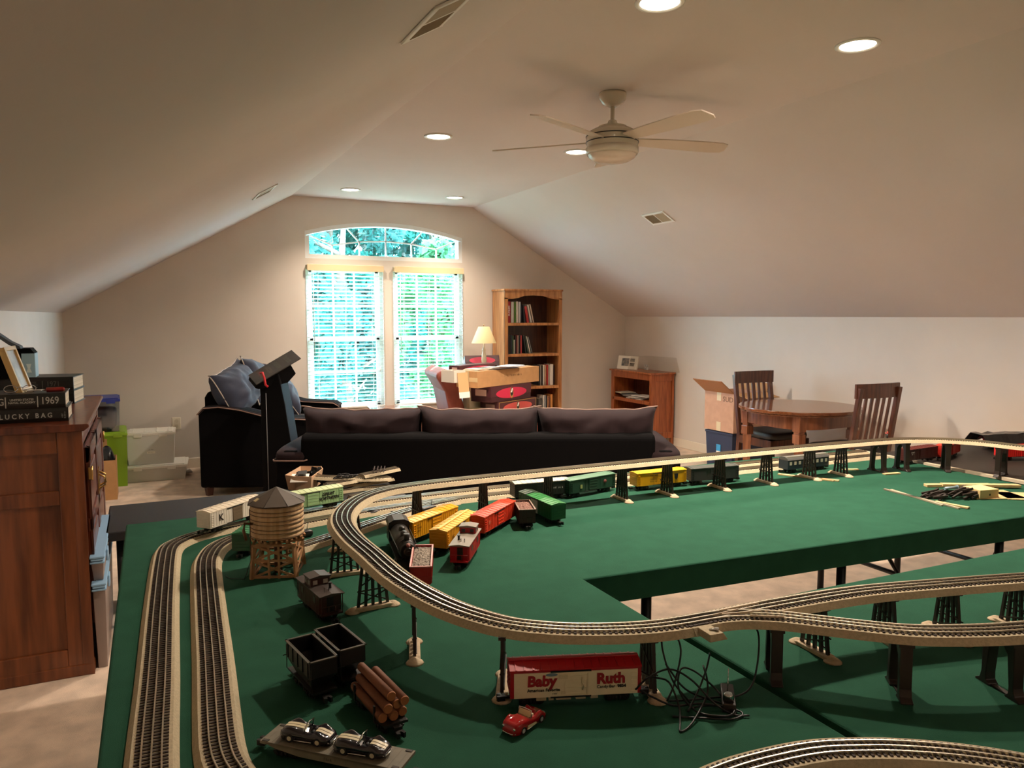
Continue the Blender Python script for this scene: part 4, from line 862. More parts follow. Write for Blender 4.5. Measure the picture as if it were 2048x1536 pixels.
# ---- trestles
def bentmesh():
    H_=.128
    mb=MB()
    for k in (-2,-1,0,1,2):
        mb.bar((0,k*.019+.0*k,0.010),(0,k*.0125,H_-.006),.0055,.0055)
    posts=mb
    return mb
def make_bent(label):
    t=thing('trestle_bent',label,'trestle',(0,0,ZT),0,'dark timber trestles holding up the elevated track'); H_=.144
    for k in (-2,-1,0,1,2): mb=MB(); mb.bar((0,k*.0205,.010),(0,k*.0135,H_-.006),.0070,.0070); mb.build('post',M_pier,t)
    mb=MB(); mb.box(-.008,.008,-.036,.036,H_-.008,H_); mb.build('cap',M_pier,t)
    mb=MB(); a=.0045
    for s in (-1,1):
        mb.bar((s*a,-.043*s,.018),(s*a,.037*s,.052),.0018,.0035); mb.bar((s*a,.038*s,.066),(s*a,-.031*s,.105),.0018,.0035)
        if s>0: mb.bar((s*a,-.044,.058),(s*a,.044,.058),.0018,.004)
    mb.build('cross_bracing',M_pier,t)
    mb=MB(); mb.prism([(-.072,0),(.072,0),(.068,.004),(.046,.012),(-.046,.012),(-.068,.004)],-.013,.013,axis='x'); mb.build('footing',M_foot,t,bevel=.003)
    for s in (-1,1): mb=MB(); mb.lathe([(.021,0),(.018,.004),(.009,.011),(.001,.014)],c=(0,s*.056),n=12); mb.build('earth_mound',M_foot,t)
    return t
def near_s(P,x,y): return min(range(len(P)),key=lambda i:(P[i].x-x)**2+(P[i].y-y)**2)
bents=[(0,(1.16,2.69),'trestle nearly edge-on at the back, above the yellow boxcars'),(0,(.89,2.68),'leftmost edge-on trestle at the back of the loop'),
 (0,(1.455,2.69),'trestle beside the end of the dark green boxcar, on the far straight'),(0,(1.803,2.68),'trestle right of the dark green boxcar with silver roof'),(0,(2.036,2.675),'trestle standing before the back yellow boxcar'),
 (0,(2.322,2.67),'trestle standing before the grey boxcar'),(0,(2.595,2.66),'trestle in the open right of the grey boxcar'),(0,(2.859,2.655),'trestle on wooden shims, before the passenger car'),(0,(3.062,2.65),'trestle right of the passenger car'),
 (0,(.60,2.47),'trestle inside the left hairpin, near its top'),(0,(.517,2.24),'trestle at the left hairpin, right of the water tower'),(0,(.517,1.95),'trestle left of the gravel hopper'),(0,(.535,1.64),'single trestle right of the brown caboose'),
 (0,(.635,1.45),'trestle at the left end of the red and cream reefer car'),(0,(.925,1.265),'trestle wrapped in black wire at the reefer car right end'),
 (0,(1.383,1.24),'first trestle of the upper right branch, behind the lower branch'),(0,(1.575,1.21),'second trestle of the upper right branch'),(0,(1.745,1.17),'third trestle of the upper right branch'),(0,(1.935,1.12),'fourth trestle of the upper right branch'),(0,(2.25,1.03),'trestle just beyond the right end of the upper branch'),(0,(2.6,.92),'second trestle beyond the right end of the upper branch'),(0,(3.0,.82),'third trestle beyond the right end of the upper branch')]
b0=None
for k,(pp,(x,y),lab) in enumerate(bents):
    P,Nn=(EP,EN); i=near_s(P,x,y); n=Nn[i]; ang=math.degrees(math.atan2(n.y,n.x))-90; px_,py_=P[i].x,P[i].y
    if k==12: ang=-18; px_,py_=.540,1.645
    if k==13: ang=-28; px_,py_=.655,1.405
    if abs(((ang+90)%180)-90)>0: pass
    if b0 is None: b0=make_bent(lab); b0.location=(px_,py_,ZT); b0.rotation_euler=(0,0,R(ang)); b0.scale=(1,1,(P[i].z-ZT)/.144)
    else: q_=dup(b0,(px_,py_,ZT),ang,lab); q_.scale=(1,1,(P[i].z-ZT)/.144)
M_pier2=mat('241a15',.4,var=.1,scale=50)
def make_pier(label):
    t=thing('bridge_pier',label,'bridge pier',(0,0,ZT),0,'dark arched piers holding up the elevated track'); H_=.144
    for s in (-1,1):
        mb=MB(); mb.prism([(s*.026,H_-.008),(s*.042,H_-.008),(s*.044,.03),(s*.048,.012),(s*.060,.004),(s*.060,0),(s*.022,0),(s*.022,.004),(s*.030,.012),(s*.031,.03),(s*.024,H_-.035),(s*.012,H_-.018),(0,H_-.012),(0,H_-.008)][:14],-.012,.012,axis='x'); mb.build('pier_leg',M_pier2,t,bevel=.0015)
    mb=MB(); mb.box(-.015,.015,-.043,.043,H_-.009,H_); mb.build('cap',M_pier2,t,bevel=.001)
    mb=MB(); mb.box(-.006,.006,-.024,.024,0,.004); mb.build('tie_plate',M_pier2,t)
    return t
p0=None
for P,Nn,(x,y),lab in ((BP,BN,(1.205,1.2),'dark arched pier nearest the elevated junction'),(BP,BN,(1.385,1.03),'dark arched pier in the middle of the lower right branch'),(BP,BN,(1.59,.94),'dark arched pier cut by the right edge of the picture'),
    (BP,BN,(1.9,.872),'dark arched pier just beyond the right picture edge'),(BP,BN,(2.3,.76),'second dark arched pier beyond the right picture edge'),
    (EP,EN,(3.30,2.625),'dark arched pier at the far bend, left of the pair'),(EP,EN,(3.44,2.60),'dark arched pier at the far bend, right of the pair'),(EP,EN,(3.63,2.49),'single pier at the edge between green cloth and black table'),
    (EP,EN,(3.80,2.29),'pier on the black table, left of the two'),(EP,EN,(3.88,2.18),'pier on the black table, right of the two')):
    i=near_s(P,x,y); n=Nn[i]; ang=math.degrees(math.atan2(n.y,n.x))-90
    if p0 is None: p0=make_pier(lab); p0.location=(P[i].x,P[i].y,ZT); p0.rotation_euler=(0,0,R(ang)); p0.scale=(1,1,(P[i].z-ZT)/.144)
    else: q_=dup(p0,(P[i].x,P[i].y,ZT),ang,lab); q_.scale=(1,1,(P[i].z-ZT)/.144)
# wooden shims
M_shim=mat('d2b482',.7,var=.08,scale=40)
for k,(x,y,rz,l,lab) in enumerate(((2.85,2.66,-62,.26,'long yellow wood shim under the trestle by the passenger car'),(2.88,2.62,-58,.2,'second wood shim beside the long one'),(3.20,2.70,-20,.08,'short wood shim left of the far arched piers'),(3.30,2.54,-10,.09,'short wood shim in front of the far arched piers'),(3.86,2.16,75,.11,'wood shim under the right pier on the black table'))):
    t=thing('wood_shim',lab,'wood shim',(x,y,.7405 if k<4 else .7355),rz,'wood shims under the trestles'); mb=MB(); mb.cbox(0,0,.003,l,.022,.005); mb.build('board',M_shim,t)
t=thing('scale_figure','tiny red and black figure standing on the far elevated track','figure',(3.36,2.62,.904),0)
mb=MB(); mb.cyl((0,0,0),(0,0,.022),.004,.005,n=8); mb.build('body',M_black,t); mb=MB(); mb.cyl((0,0,.022),(0,0,.034),.0045,.003,n=8); mb.cyl((0,.003,.02),(0,.014,.026),.002,n=6); mb.build('upper_body',mat('b04038',.5),t)
# ================================================================ ROLLING STOCK
M_truck=mat('16130f',.45); M_wheel=mat('2a2724',.35,metal=.6)
def _truckmesh():
    mb=MB()
    for s in (-1,1):
        mb.prism([(-.021,.006),(.021,.006),(.024,.012),(.014,.016),(-.014,.016),(-.024,.012)],s*.0195-.002,s*.0195+.002)
        for x in (-.016,.016): mb.cyl((x,s*.0215,.010),(x,s*.0235,.010),.0035,n=8)
        for x in (-.004,.004): mb.cyl((x,s*.0225,.006),(x,s*.0225,.014),.0022,n=6)
    mb.box(-.006,.006,-.02,.02,.012,.021); mb.cbox(0,0,.017,.012,.012,.010)
    bmesh.ops.recalc_face_normals(mb.bm,faces=mb.bm.faces); me=bpy.data.meshes.new('truck'); mb.bm.to_mesh(me); mb.bm.free(); me.materials.append(M_truck); return me
def _wheelmesh():
    mb=MB()
    for s in (-1,1): mb.cyl((0,s*.0145,0),(0,s*.0182,0),.0085,n=18); mb.cyl((0,s*.0145,0),(0,s*.0135,0),.0100,n=18)
    mb.cyl((0,-.0145,0),(0,.0145,0),.0015,n=6)
    bmesh.ops.recalc_face_normals(mb.bm,faces=mb.bm.faces); me=bpy.data.meshes.new('wheelset'); mb.bm.to_mesh(me); mb.bm.free(); me.materials.append(M_wheel); return me
def _coupmesh():
    mb=MB(); mb.box(0,.022,-.003,.003,.009,.013); mb.prism([(.020,-.007),(.034,-.009),(.037,-.003),(.029,-.001),(.029,.002),(.037,.004),(.035,.009),(.020,.007)],.006,.016,axis='z')
    bmesh.ops.recalc_face_normals(mb.bm,faces=mb.bm.faces); me=bpy.data.meshes.new('coupler'); mb.bm.to_mesh(me); mb.bm.free(); me.materials.append(M_truck); return me
TM,WM,CM=_truckmesh(),_wheelmesh(),_coupmesh()
def running(t,L_,inset=.045):
    for s in (-1,1):
        x=s*(L_/2-inset); tk=inst('truck',TM,t,Matrix.Translation((x,0,0)))
        for q in (-1,1): inst('wheelset',WM,tk,Matrix.Translation((q*.016,0,.010)))
        inst('coupler',CM,t,Matrix.Translation((s*(L_/2-.012),0,0))@Matrix.Rotation(0 if s>0 else PI,4,'Z'))
def place(name,label,x,y,rz,z=ZT,cat='model railway car',group=None): return thing(name,label,cat,(x,y,z),rz,group)
GC='model railway freight cars'
def boxcar(label,x,y,rz,col,roof=None,door=None,L_=.265,W_=.062,z=ZT,ends=None,ribs=11,side=None,peak=.007,H_=.056,door_on=(-1,1),ladder=True,walk=False):
    t=place('toy_boxcar',label,x,y,rz,z,group=GC); b0=.022; b1=b0+H_
    mc=mat(col,.38,var=.03,scale=60)
    mb=MB(); mb.box(-L_/2,L_/2,-W_/2,W_/2,b0,b1)
    nr=ribs*2
    for s in (-1,1):
        for k in range(5):                                                 # end corrugations
            zz=b0+.008+k*.0095; mb.box(s*L_/2-(0 if s>0 else .0012),s*L_/2+(.0012 if s>0 else 0),-W_/2+.005,W_/2-.005,zz,zz+.004)
        for k in range(nr):
            xx=-L_/2+.006+k*(L_-.012)/(nr-1)
            if abs(xx)>.03 and side is None: mb.box(xx-.0009,xx+.0009,s*W_/2-(0 if s>0 else .0008),s*W_/2+(.0008 if s>0 else 0),b0+.004,b1-.003)
    mb.build('body',mc if not ends else mat(ends,.38),t)
    mr=mat(roof or col,.4,var=.03,scale=60)
    mb=MB(); mb.prism([(-W_/2-.0015,b1-.001),(W_/2+.0015,b1-.001),(W_/2+.0015,b1+.0015),(0,b1+peak),(-W_/2-.0015,b1+.0015)],-L_/2-.001,L_/2+.001,axis='x')
    for k in range(ribs):
        xx=-L_/2+.012+k*(L_-.024)/(ribs-1)
        for s in (-1,1): mb.bar((xx,s*(W_/2+.001),b1+.0018),(xx,0,b1+peak+.0004),.0035,.0016)
    if walk: mb.box(-L_/2,L_/2,-.005,.005,b1+peak+.0005,b1+peak+.002)
    mb.build('roof',mr,t)
    for s in door_on:
        mb=MB(); y0=s*W_/2; mb.box(-.024,.024,min(y0,y0+s*.0022),max(y0,y0+s*.0022),b0+.002,b1-.004); 
        for k in range(4): mb.box(-.022,.022,min(y0+s*.002,y0+s*.003),max(y0+s*.002,y0+s*.003),b0+.006+k*.012,b0+.008+k*.012)
        mb.build('door',mat(door or col,.4),t)
        mb=MB(); mb.box(-.052,.03,min(y0,y0+s*.003),max(y0,y0+s*.003),b1-.0045,b1-.002); mb.build('door_track',M_black,t); mb=MB(); mb.box(-.052,.03,min(y0,y0+s*.003),max(y0,y0+s*.003),b0-.001,b0+.0015); mb.build('door_track',M_black,t)
        if side:
            mb=MB(); mb.box(-L_/2+.0075,L_/2-.0075,min(y0,y0+s*.0012),max(y0,y0+s*.0012),b0+.0005,b1-.0045); mb.build('side_panel',mat(side,.45),t)
    if ladder:
        for s in (-1,1):
            for e_ in (-1,1):
                mb=MB()
                xx=e_*(L_/2-(.015 if side else .010))
                for k in range(6): mb.box(xx-.006,xx+.006,min(s*W_/2,s*(W_/2+.002)),max(s*W_/2,s*(W_/2+.002)),b0+.004+k*.008,b0+.0055+k*.008)
                mb.box(xx-.006,xx-.005,min(s*W_/2,s*(W_/2+.0015)),max(s*W_/2,s*(W_/2+.0015)),b0+.004,b0+.0455); mb.box(xx+.005,xx+.006,min(s*W_/2,s*(W_/2+.0015)),max(s*W_/2,s*(W_/2+.0015)),b0+.004,b0+.0455)
                mb.build('ladder',mat(side or col,.4),t)
    mb=MB(); mb.box(-L_/2+.01,L_/2-.01,-.02,.02,b0-.004,b0); mb.build('underframe',M_truck,t)
    running(t,L_); return t
def sidemarks(t,rows,size,m,x,z,W_=.062,seed=1): return marks(rows,size,m,t,face(x,-W_/2-.0016,z),seed)
def sidetext(t,s,size,m,x,z,W_=.062,side='-y',**k): return text(s,size,m,t,face(x,(-W_/2-.0016) if side=='-y' else (W_/2+.0016),z,side),**k)
M_redl=mat('9c1420',.5); M_dk=mat('1c1b1a',.5); M_wh=mat('e8e4da',.5)
# Baby Ruth
t=boxcar('red-roofed cream reefer car with big red lettering, standing on the cloth below the front track',.763,1.297,-20,'a3121e',roof='b3141f',side='e8dcba',door='e6dab8',ribs=15,walk=True,peak=.010)
sidetext(t,'Baby',.0300,M_redl,-.070,.056,bold=.0013,W_=.0635,shear=.05); sidetext(t,'Ruth',.0300,M_redl,.070,.056,bold=.0013,W_=.0635)
sidetext(t,'American Favorite',.0088,M_dk,-.066,.038,bold=.0001,W_=.0635); sidetext(t,'Candy Bar',.0088,M_dk,.060,.040,W_=.0635); sidetext(t,'9854',.0088,M_dk,.092,.040,bold=.0003,W_=.0635); sidemarks(t,(6,),.005,M_dk,-.040,.030,.0635)
mb=MB(); ellipse(mb,-.050,.069,.012,.003,-.0328,20); mb.build('oval_badge',mat('6f8894',.4),t)
mb=MB(); mb.box(-.034,-.018,-.0345,-.0325,.060,.068); mb.box(-.030,-.022,-.0345,-.0325,.028,.034); mb.tube([(.012,-.0345,.036),(.015,-.036,.045),(.011,-.036,.052),(.012,-.0345,.062)],.0013,6); mb.box(.021,.024,-.0345,-.0325,.026,.070); mb.build('door_hardware',mat('d9cda9',.4),t)
mb=MB()
for x0,x1 in ((-.08,-.06),(-.055,-.045),(-.04,-.01),(.0,.02),(.03,.045)): mb.box(x0,x1,-.028,-.02,.014,.022)
mb.build('underfloor_box',mat('b9ac8a',.5),t)
# yellow pair
t=boxcar('upper of the two orange-yellow boxcars side by side, beside the black locomotive',.893,2.535,33,'dd9c1c',roof='ecb02c',door='dd9c1c')
sidemarks(t,(4,5,3),.010,M_dk,-.100,.055,seed=5); 
t=boxcar('lower orange-yellow boxcar with a dark door, next to the red caboose',.935,2.405,46,'dd9c1c',roof='eab340',door='3a1a12',walk=True)
sidemarks(t,(3,),.018,M_dk,-.075,.048,seed=6); sidemarks(t,(6,),.009,M_dk,-.07,.034,seed=7)
t=boxcar('orange-red boxcar between the caboose and the ore hopper',1.128,2.505,40,'cf3a22',roof='dd4528',door='cf3a22')
sidemarks(t,(2,),.020,mat('d98a6a',.5),-.09,.052,seed=8); sidemarks(t,(5,),.026,mat('c9553c',.5),.01,.052,seed=9)
t=boxcar('bright green boxcar with a white door pointing towards the back trestles',1.366,2.575,-88,'1d5a30',roof='3f8a4c',door='c9c9c0',L_=.255)
# white K
t=boxcar('cream white boxcar lettered K on the outer track left of the water tower',.262,2.905,42,'d5cfc0',roof='e6dcc6',door='6b5c48',z=ZT+.0205)
sidetext(t,'K',.034,M_dk,-.082,.050,bold=.0004)
t=boxcar('light green boxcar with slanted black lettering right of the water tower',.560,2.995,17,'92b684',roof='c9d9a6',door='92b684',z=ZT+.0205)
sidetext(t,'GREAT\nNORTHERN',.017,M_dk,.065,.052,bold=.0004,shear=.3)
boxcar('dark green boxcar partly hidden left of the water tower',.315,2.66,62,'145233',roof='2c7a4e',L_=.24)
# back row
t=boxcar('grey-roofed dark boxcar behind the bright green one',1.50,2.845,-5,'2b2926',roof='b9b3a0',L_=.25); sidemarks(t,(9,),.010,M_wh,.07,.05,seed=10)
t=boxcar('dark green boxcar with pale roof standing behind the back trestles',1.735,2.835,11,'20402f',roof='4f7a5e',L_=.27,ribs=2,peak=.004); 
mb=MB(); mb.box(-.075,-.063,-.0335,-.0315,.038,.054); mb.build('poster',mat('8c9a5c',.5),t); mb=MB(); mb.lathe([(.001,0),(.009,0),(.009,.001),(.001,.001)],n=16); o=mb.build('round_herald',mat('6a3a34',.5),t); o.matrix_local=face(.07,-.0330,.052)
t=boxcar('bright yellow boxcar with black crest standing behind the back trestles',2.085,2.80,-2,'e0a90e',roof='e8b51c',ribs=2,peak=.005); sidemarks(t,(8,1,7,8),.0085,M_dk,-.045,.052,seed=11)
mb=MB(); mb.prism([(.065,.065),(.085,.065),(.083,.045),(.075,.036),(.067,.045)],-.0332,-.0318); mb.build('crest',M_dk,t)
t=boxcar('dark grey boxcar coupled behind the yellow one at the back',2.37,2.775,-6,'3a3f3d',roof='4c504c',ribs=2,peak=.006,L_=.26)
# passenger car
t=place('toy_passenger_car','dark blue-green passenger car with silver roof stripes at the far back',2.98,2.795,0,group='passenger cars')
mb=MB(); mb.box(-.14,.14,-.03,.03,.02,.066); mb.build('body',mat('20303a',.35),t)
mb=MB(); mb.prism([(-.031,.066),(.031,.066),(.026,.076),(.012,.082),(-.012,.082),(-.026,.076)],-.141,.141,axis='x'); mb.build('roof',mat('5a5a58',.35),t)
for y_ in (-.02,-.008): mb=MB(); mb.box(-.14,.14,y_-.003,y_+.001,.078 if y_<-.01 else .082,.0835); mb.build('roof_stripe',mat('a9a79c',.4),t)
for k in range(9): mb=MB(); x=-.12+.03*k; mb.box(x-.007,x+.007,-.0310,-.0300,.042,.058); mb.build('window',mat('b8b8a4',.3),t)
running(t,.28)
t=boxcar('maroon boxcar with white lettering at the far bend of the elevated track',3.70,2.70,4,'4a1a18',roof='5a2420',L_=.27); sidemarks(t,(6,4),.009,M_wh,-.085,.058,seed=12)
t=boxcar('red-brown boxcar next to the maroon one, on the far black table',3.99,2.73,20,'b0281c',roof='c04030',L_=.27,z=.735)
t=boxcar('red boxcar second from the right on the far black table',4.30,2.52,-18,'c8231c',roof='d43a2c',L_=.27,z=.735)
t=boxcar('crimson boxcar at the right edge on the far black table',4.46,2.24,-28,'c21226',roof='c8202c',L_=.27,z=.735)
for k,(x,y,rz,lab) in enumerate(((4.62,2.80,-12,'red boxed car beyond the far track, under black wrapping'),)):
    boxcar(lab,x,y,rz,'b5202c',roof='c43a40',z=.735)
t=thing('black_wrapping','black plastic wrapping laid over the boxed car at the far right','wrapping',(4.55,2.76,.735),-14)
mb=MB(); g=[[mb.v((-.2+i*.04,-.09+j*.045,.098+.012*noise.noise(Vector((i*.8,j*.8,5)))-(.05 if j in(0,4) else 0))) for j in range(5)] for i in range(12)]
for i in range(11):
    for j in range(4): mb.f([g[i][j],g[i+1][j],g[i+1][j+1],g[i][j+1]])
o=mb.build('sheet',mat('101012',.3,coat=.5),t); o.modifiers.new('s','SOLIDIFY').thickness=.003
# cabooses
def caboose(label,x,y,rz,col,roof,L_=.19,cup=-.02,cl=.05):
    t=place('toy_caboose',label,x,y,rz,group='cabooses'); W_=.060; b0,b1=.022,.072
    mb=MB(); mb.box(-L_/2+.016,L_/2-.016,-W_/2,W_/2,b0,b1); mb.box(-L_/2,L_/2,-W_/2+.002,W_/2-.002,b0-.001,b0+.003)
    for s in (-1,1):
        for k in range(14): xx=-L_/2+.024+k*(L_-.048)/13; mb.box(xx-.0006,xx+.0006,min(s*W_/2,s*(W_/2+.0006)),max(s*W_/2,s*(W_/2+.0006)),b0+.003,b1-.002)
    mb.build('body',mat(col,.4),t)
    mb=MB(); mb.prism([(-W_/2-.003,b1),(W_/2+.003,b1),(W_/2+.003,b1+.002),(0,b1+.006),(-W_/2-.003,b1+.002)],-L_/2-.002,L_/2+.002,axis='x'); mb.build('roof',mat(roof,.45),t)
    mb=MB(); mb.box(cup-cl/2,cup+cl/2,-W_/2+.004,W_/2-.004,b1,b1+.024); c=mb.build('cupola',mat(col,.4),t)
    mb=MB(); mb.prism([(-W_/2+.001,b1+.023),(W_/2-.001,b1+.023),(W_/2-.001,b1+.026),(0,b1+.030),(-W_/2+.001,b1+.026)],cup-cl/2-.003,cup+cl/2+.003,axis='x'); mb.build('cupola_roof',mat(roof,.45),c)
    for e_ in (-1,1):
        for k in (-1,1): mb=MB(); xx=cup+e_*(cl/2); mb.box(min(xx,xx+e_*.001),max(xx,xx+e_*.001),k*.014-.006,k*.014+.006,b1+.007,b1+.018); mb.build('window',mat('a9a49a' if e_>0 else '2a2422',.3),c)
    for s in (-1,1):
        for xx in (cup-.012,cup+.012): mb=MB(); y0=s*(W_/2-.004); mb.box(xx-.007,xx+.007,min(y0,y0+s*.001),max(y0,y0+s*.001),b1+.007,b1+.018); mb.build('window',mat('6f6a62',.3),c)
        for xx in (-.045,.045): mb=MB(); y0=s*W_/2; mb.box(xx-.008,xx+.008,min(y0,y0+s*.001),max(y0,y0+s*.001),.046,.062); mb.build('window',mat('2c2420',.3),t)
        e2=s*(L_/2-.016)
        mb=MB(); mb.box(min(e2,e2+s*.001),max(e2,e2+s*.001),-.009,.009,b0+.003,b1-.008); mb.build('end_door',mat('1e1512',.4),t)
        mb=MB()
        for y_ in (-.028,-.009,.009,.028): mb.cyl((s*(L_/2-.002),y_,b0),(s*(L_/2-.002),y_,b0+(.05 if abs(y_)>.02 else .022)),.0011,n=5)
        mb.cyl((s*(L_/2-.002),-.028,b0+.022),(s*(L_/2-.002),.028,b0+.022),.0011,n=5); mb.build('end_railing',mat(col,.4),t)
    mb=MB(); sx=-cup/abs(cup)*.045 if cup else .045; mb.cyl((sx,.012,b1+.004),(sx,.012,b1+.018),.0035,n=10); mb.cyl((sx,.012,b1+.018),(sx,.012,b1+.020),.005,n=10); mb.build('stove_pipe',M_dk,t)
    mb=MB()
    for y_ in (-.006,.006): mb.tube([(sx*1.5,y_-.006,b1+.004),(sx*1.5,y_-.006,b1+.016),(sx*1.1,y_,b1+.006)],.0008,5)
    mb.build('roof_grab_iron',M_dk,t)
    running(t,L_,.045); return t
t=caboose('bright red caboose with grey roof and raised red cupola',.905,2.225,56,'a81320','857d70',L_=.20,cup=.055,cl=.042)
marks((7,6),.011,mat('c4563c',.5),t,face(-.01,-.0312,.05),13)
t=caboose('dark brown caboose in front of the water tower',.392,1.985,-81,'3b1a14','3c3430',L_=.18,cup=-.015,cl=.045)
# hoppers
def hopper(label,x,y,rz,col,rim,load,L_=.20,W_=.058,H_=.052,group=GC,name='toy_hopper_car',loadscale=220,c2=None):
    t=place(name,label,x,y,rz,group=group); b0,b1=.022,.022+H_
    mb=MB(); mb.box(-L_/2,L_/2,-W_/2,-W_/2+.002,b0,b1); mb.box(-L_/2,L_/2,W_/2-.002,W_/2,b0,b1); mb.box(-L_/2,-L_/2+.002,-W_/2,W_/2,b0,b1); mb.box(L_/2-.002,L_/2,-W_/2,W_/2,b0,b1); mb.box(-L_/2,L_/2,-W_/2,W_/2,b0,b0+.004)
    for s in (-1,1):
        for k in range(7): xx=-L_/2+.01+k*(L_-.02)/6; mb.box(xx-.0015,xx+.0015,min(s*W_/2,s*(W_/2+.0025)),max(s*W_/2,s*(W_/2+.0025)),b0,b1-.003)
        for k in (-1,0,1): mb.box(min(s*L_/2,s*(L_/2+.002)),max(s*L_/2,s*(L_/2+.002)),k*.018-.0012,k*.018+.0012,b0,b1-.003)
        mb.box(min(s*L_/2,s*(L_/2+.002)),max(s*L_/2,s*(L_/2+.002)),-W_/2,W_/2,b0+.02,b0+.0225)
    mb.build('body',mat(col,.45),t)
    mb=MB(); a=.003
    mb.box(-L_/2-a,L_/2+a,-W_/2-a,-W_/2+.002,b1-.002,b1+.001); mb.box(-L_/2-a,L_/2+a,W_/2-.002,W_/2+a,b1-.002,b1+.001); mb.box(-L_/2-a,-L_/2+.002,-W_/2,W_/2,b1-.002,b1+.001); mb.box(L_/2-.002,L_/2+a,-W_/2,W_/2,b1-.002,b1+.001); mb.build('rim',mat(rim,.4),t)
    if load:
        mb=MB(); r=random.Random(5); nx,ny=44,14
        g=[[mb.v((-L_/2+.003+(L_-.006)*i/nx,-W_/2+.003+(W_-.006)*j/ny,b1-.006+.004*math.sin(PI*j/ny)*math.sin(PI*i/nx)+r.uniform(-.0014,.0014))) for j in range(ny+1)] for i in range(nx+1)]
        for i in range(nx):
            for j in range(ny): mb.f([g[i][j],g[i+1][j],g[i+1][j+1],g[i][j+1]])
        o=mb.build('load',mat(load,.9,c2=c2 or '3a322a',scale=loadscale),t); o['kind']='stuff'
    running(t,L_,.038); return t
hopper('red hopper car filled with grey gravel, before the black locomotive',.717,2.105,-111,'b3231f','cf8f86','a89c8c',L_=.205,c2='4c443a')
hopper('dark maroon ore hopper with brown load between the orange-red and green boxcars',1.262,2.515,-108,'351512','8a7466','a37c6c',L_=.145,c2='5a3a32')
def orecar(label,x,y,rz):
    t=place('toy_ore_car',label,x,y,rz,group='empty black ore cars'); L_,W_=.135,.058; b0,b1=.024,.088
    mb=MB()
    def fr(a,h): return [(-L_/2*a,-W_/2*a),(L_/2*a,-W_/2*a),(L_/2*a,W_/2*a),(-L_/2*a,W_/2*a)]
    for (sc0,z0),(sc1,z1) in (((.62,b0),(1,b0+.028)),((1,b0+.028),(1,b1))):
        A=[mb.v((x_,y_,z0)) for x_,y_ in fr(sc0,0)];B=[mb.v((x_,y_,z1)) for x_,y_ in fr(sc1,0)]
        for i in range(4): mb.f([A[i],A[(i+1)%4],B[(i+1)%4],B[i]])
    mb.f([mb.v((x_,y_,b0)) for x_,y_ in fr(.62,0)])
    o=mb.build('bin',mat('171513',.5),t); o.modifiers.new('s','SOLIDIFY').thickness=.0016
    mb=MB(); a=.0025
    for q in ((-L_/2-a,L_/2+a,-W_/2-a,-W_/2+a),(-L_/2-a,L_/2+a,W_/2-a,W_/2+a),(-L_/2-a,-L_/2+a,-W_/2-a,W_/2+a),(L_/2-a,L_/2+a,-W_/2-a,W_/2+a)): mb.box(*q,b1-.002,b1)
    mb.build('rim',mat('5f574b',.4),t)
    mb=MB()
    for s in (-1,1):
        for k in range(5): xx=-L_/2+.01+k*(L_-.02)/4; mb.box(xx-.001,xx+.001,min(s*W_/2,s*(W_/2+.002)),max(s*W_/2,s*(W_/2+.002)),b0+.03,b1-.003)
    mb.box(-L_/2-.006,L_/2+.006,-.026,.026,b0-.004,b0+.0); mb.build('frame',M_truck,t)
    mb=MB()
    for s in (-1,1): mb=MB(); mb.cyl((s*(L_/2+.004),-.028,b0),(s*(L_/2+.004),-.028,b1-.01),.001,n=5); mb.cyl((s*(L_/2+.004),-.020,b0+.03),(s*(L_/2+.004),-.036,b0+.03),.001,n=5); mb.build('grab_iron',M_truck,t)
    running(t,L_,.036); return t
orecar('empty black open ore car, left one of the pair on the dark cloth',.291,1.575,-80); orecar('empty black open ore car, right one of the pair on the dark cloth',.3575,1.605,-80)
# log car
t=place('toy_log_car','black flatcar carrying brown wooden logs, above the pair of toy sports cars',0.386,1.405,-83,cat='model railway car',group=GC)
mb=MB(); mb.box(-.085,.085,-.024,.024,.020,.025); mb.box(-.095,.095,-.008,.008,.014,.021); mb.build('deck',M_truck,t)
for x_ in (-.05,.05):
    for s in (-1,1): mb=MB(); mb.box(x_-.003,x_+.003,s*.029-.0015,s*.029+.0015,.020,.05); mb.build('stake',M_truck,t)
running(t,.17,.035)
M_log=mat('7a4c32',.7,var=.15,scale=40,bump=.3,bscale=90,stretch=(.3,1,1)); a=R(-83)
for k,(u,z_,dx,lab) in enumerate(((-.020,.0335,0,'bottom left'),(0,.0335,.004,'bottom middle'),(.020,.0335,-.003,'bottom right'),(-.0105,.0505,.004,'middle row left'),(.0105,.0505,-.004,'middle row right'),(-.020,.0625,-.006,'upper left'),(.012,.0675,.003,'topmost'))):
    if k==5: u,z_=-.001,.0675
    if k==6: u,z_=.0235,.0565
    t=thing('log','brown wooden toy log, '+lab+' of the load on the black flatcar','log',(.386+math.cos(a)*dx-math.sin(a)*u,1.405+math.sin(a)*dx+math.cos(a)*u,ZT+z_),-83+(k%3-1)*.7,'logs on the black flatcar')
    mb=MB(); mb.cyl((-.076,0,0),(.070,0,0),.0088,.0094,n=16); mb.cyl((-.076,0,0),(-.079,0,0),.0088,.0075,n=16); mb.build('bark',M_log,t)
    mb=MB(); mb.cyl((.0700,0,0),(.0725,0,0),.0094,.0082,n=16); mb.build('cut_end',mat('9a6238',.7),t)
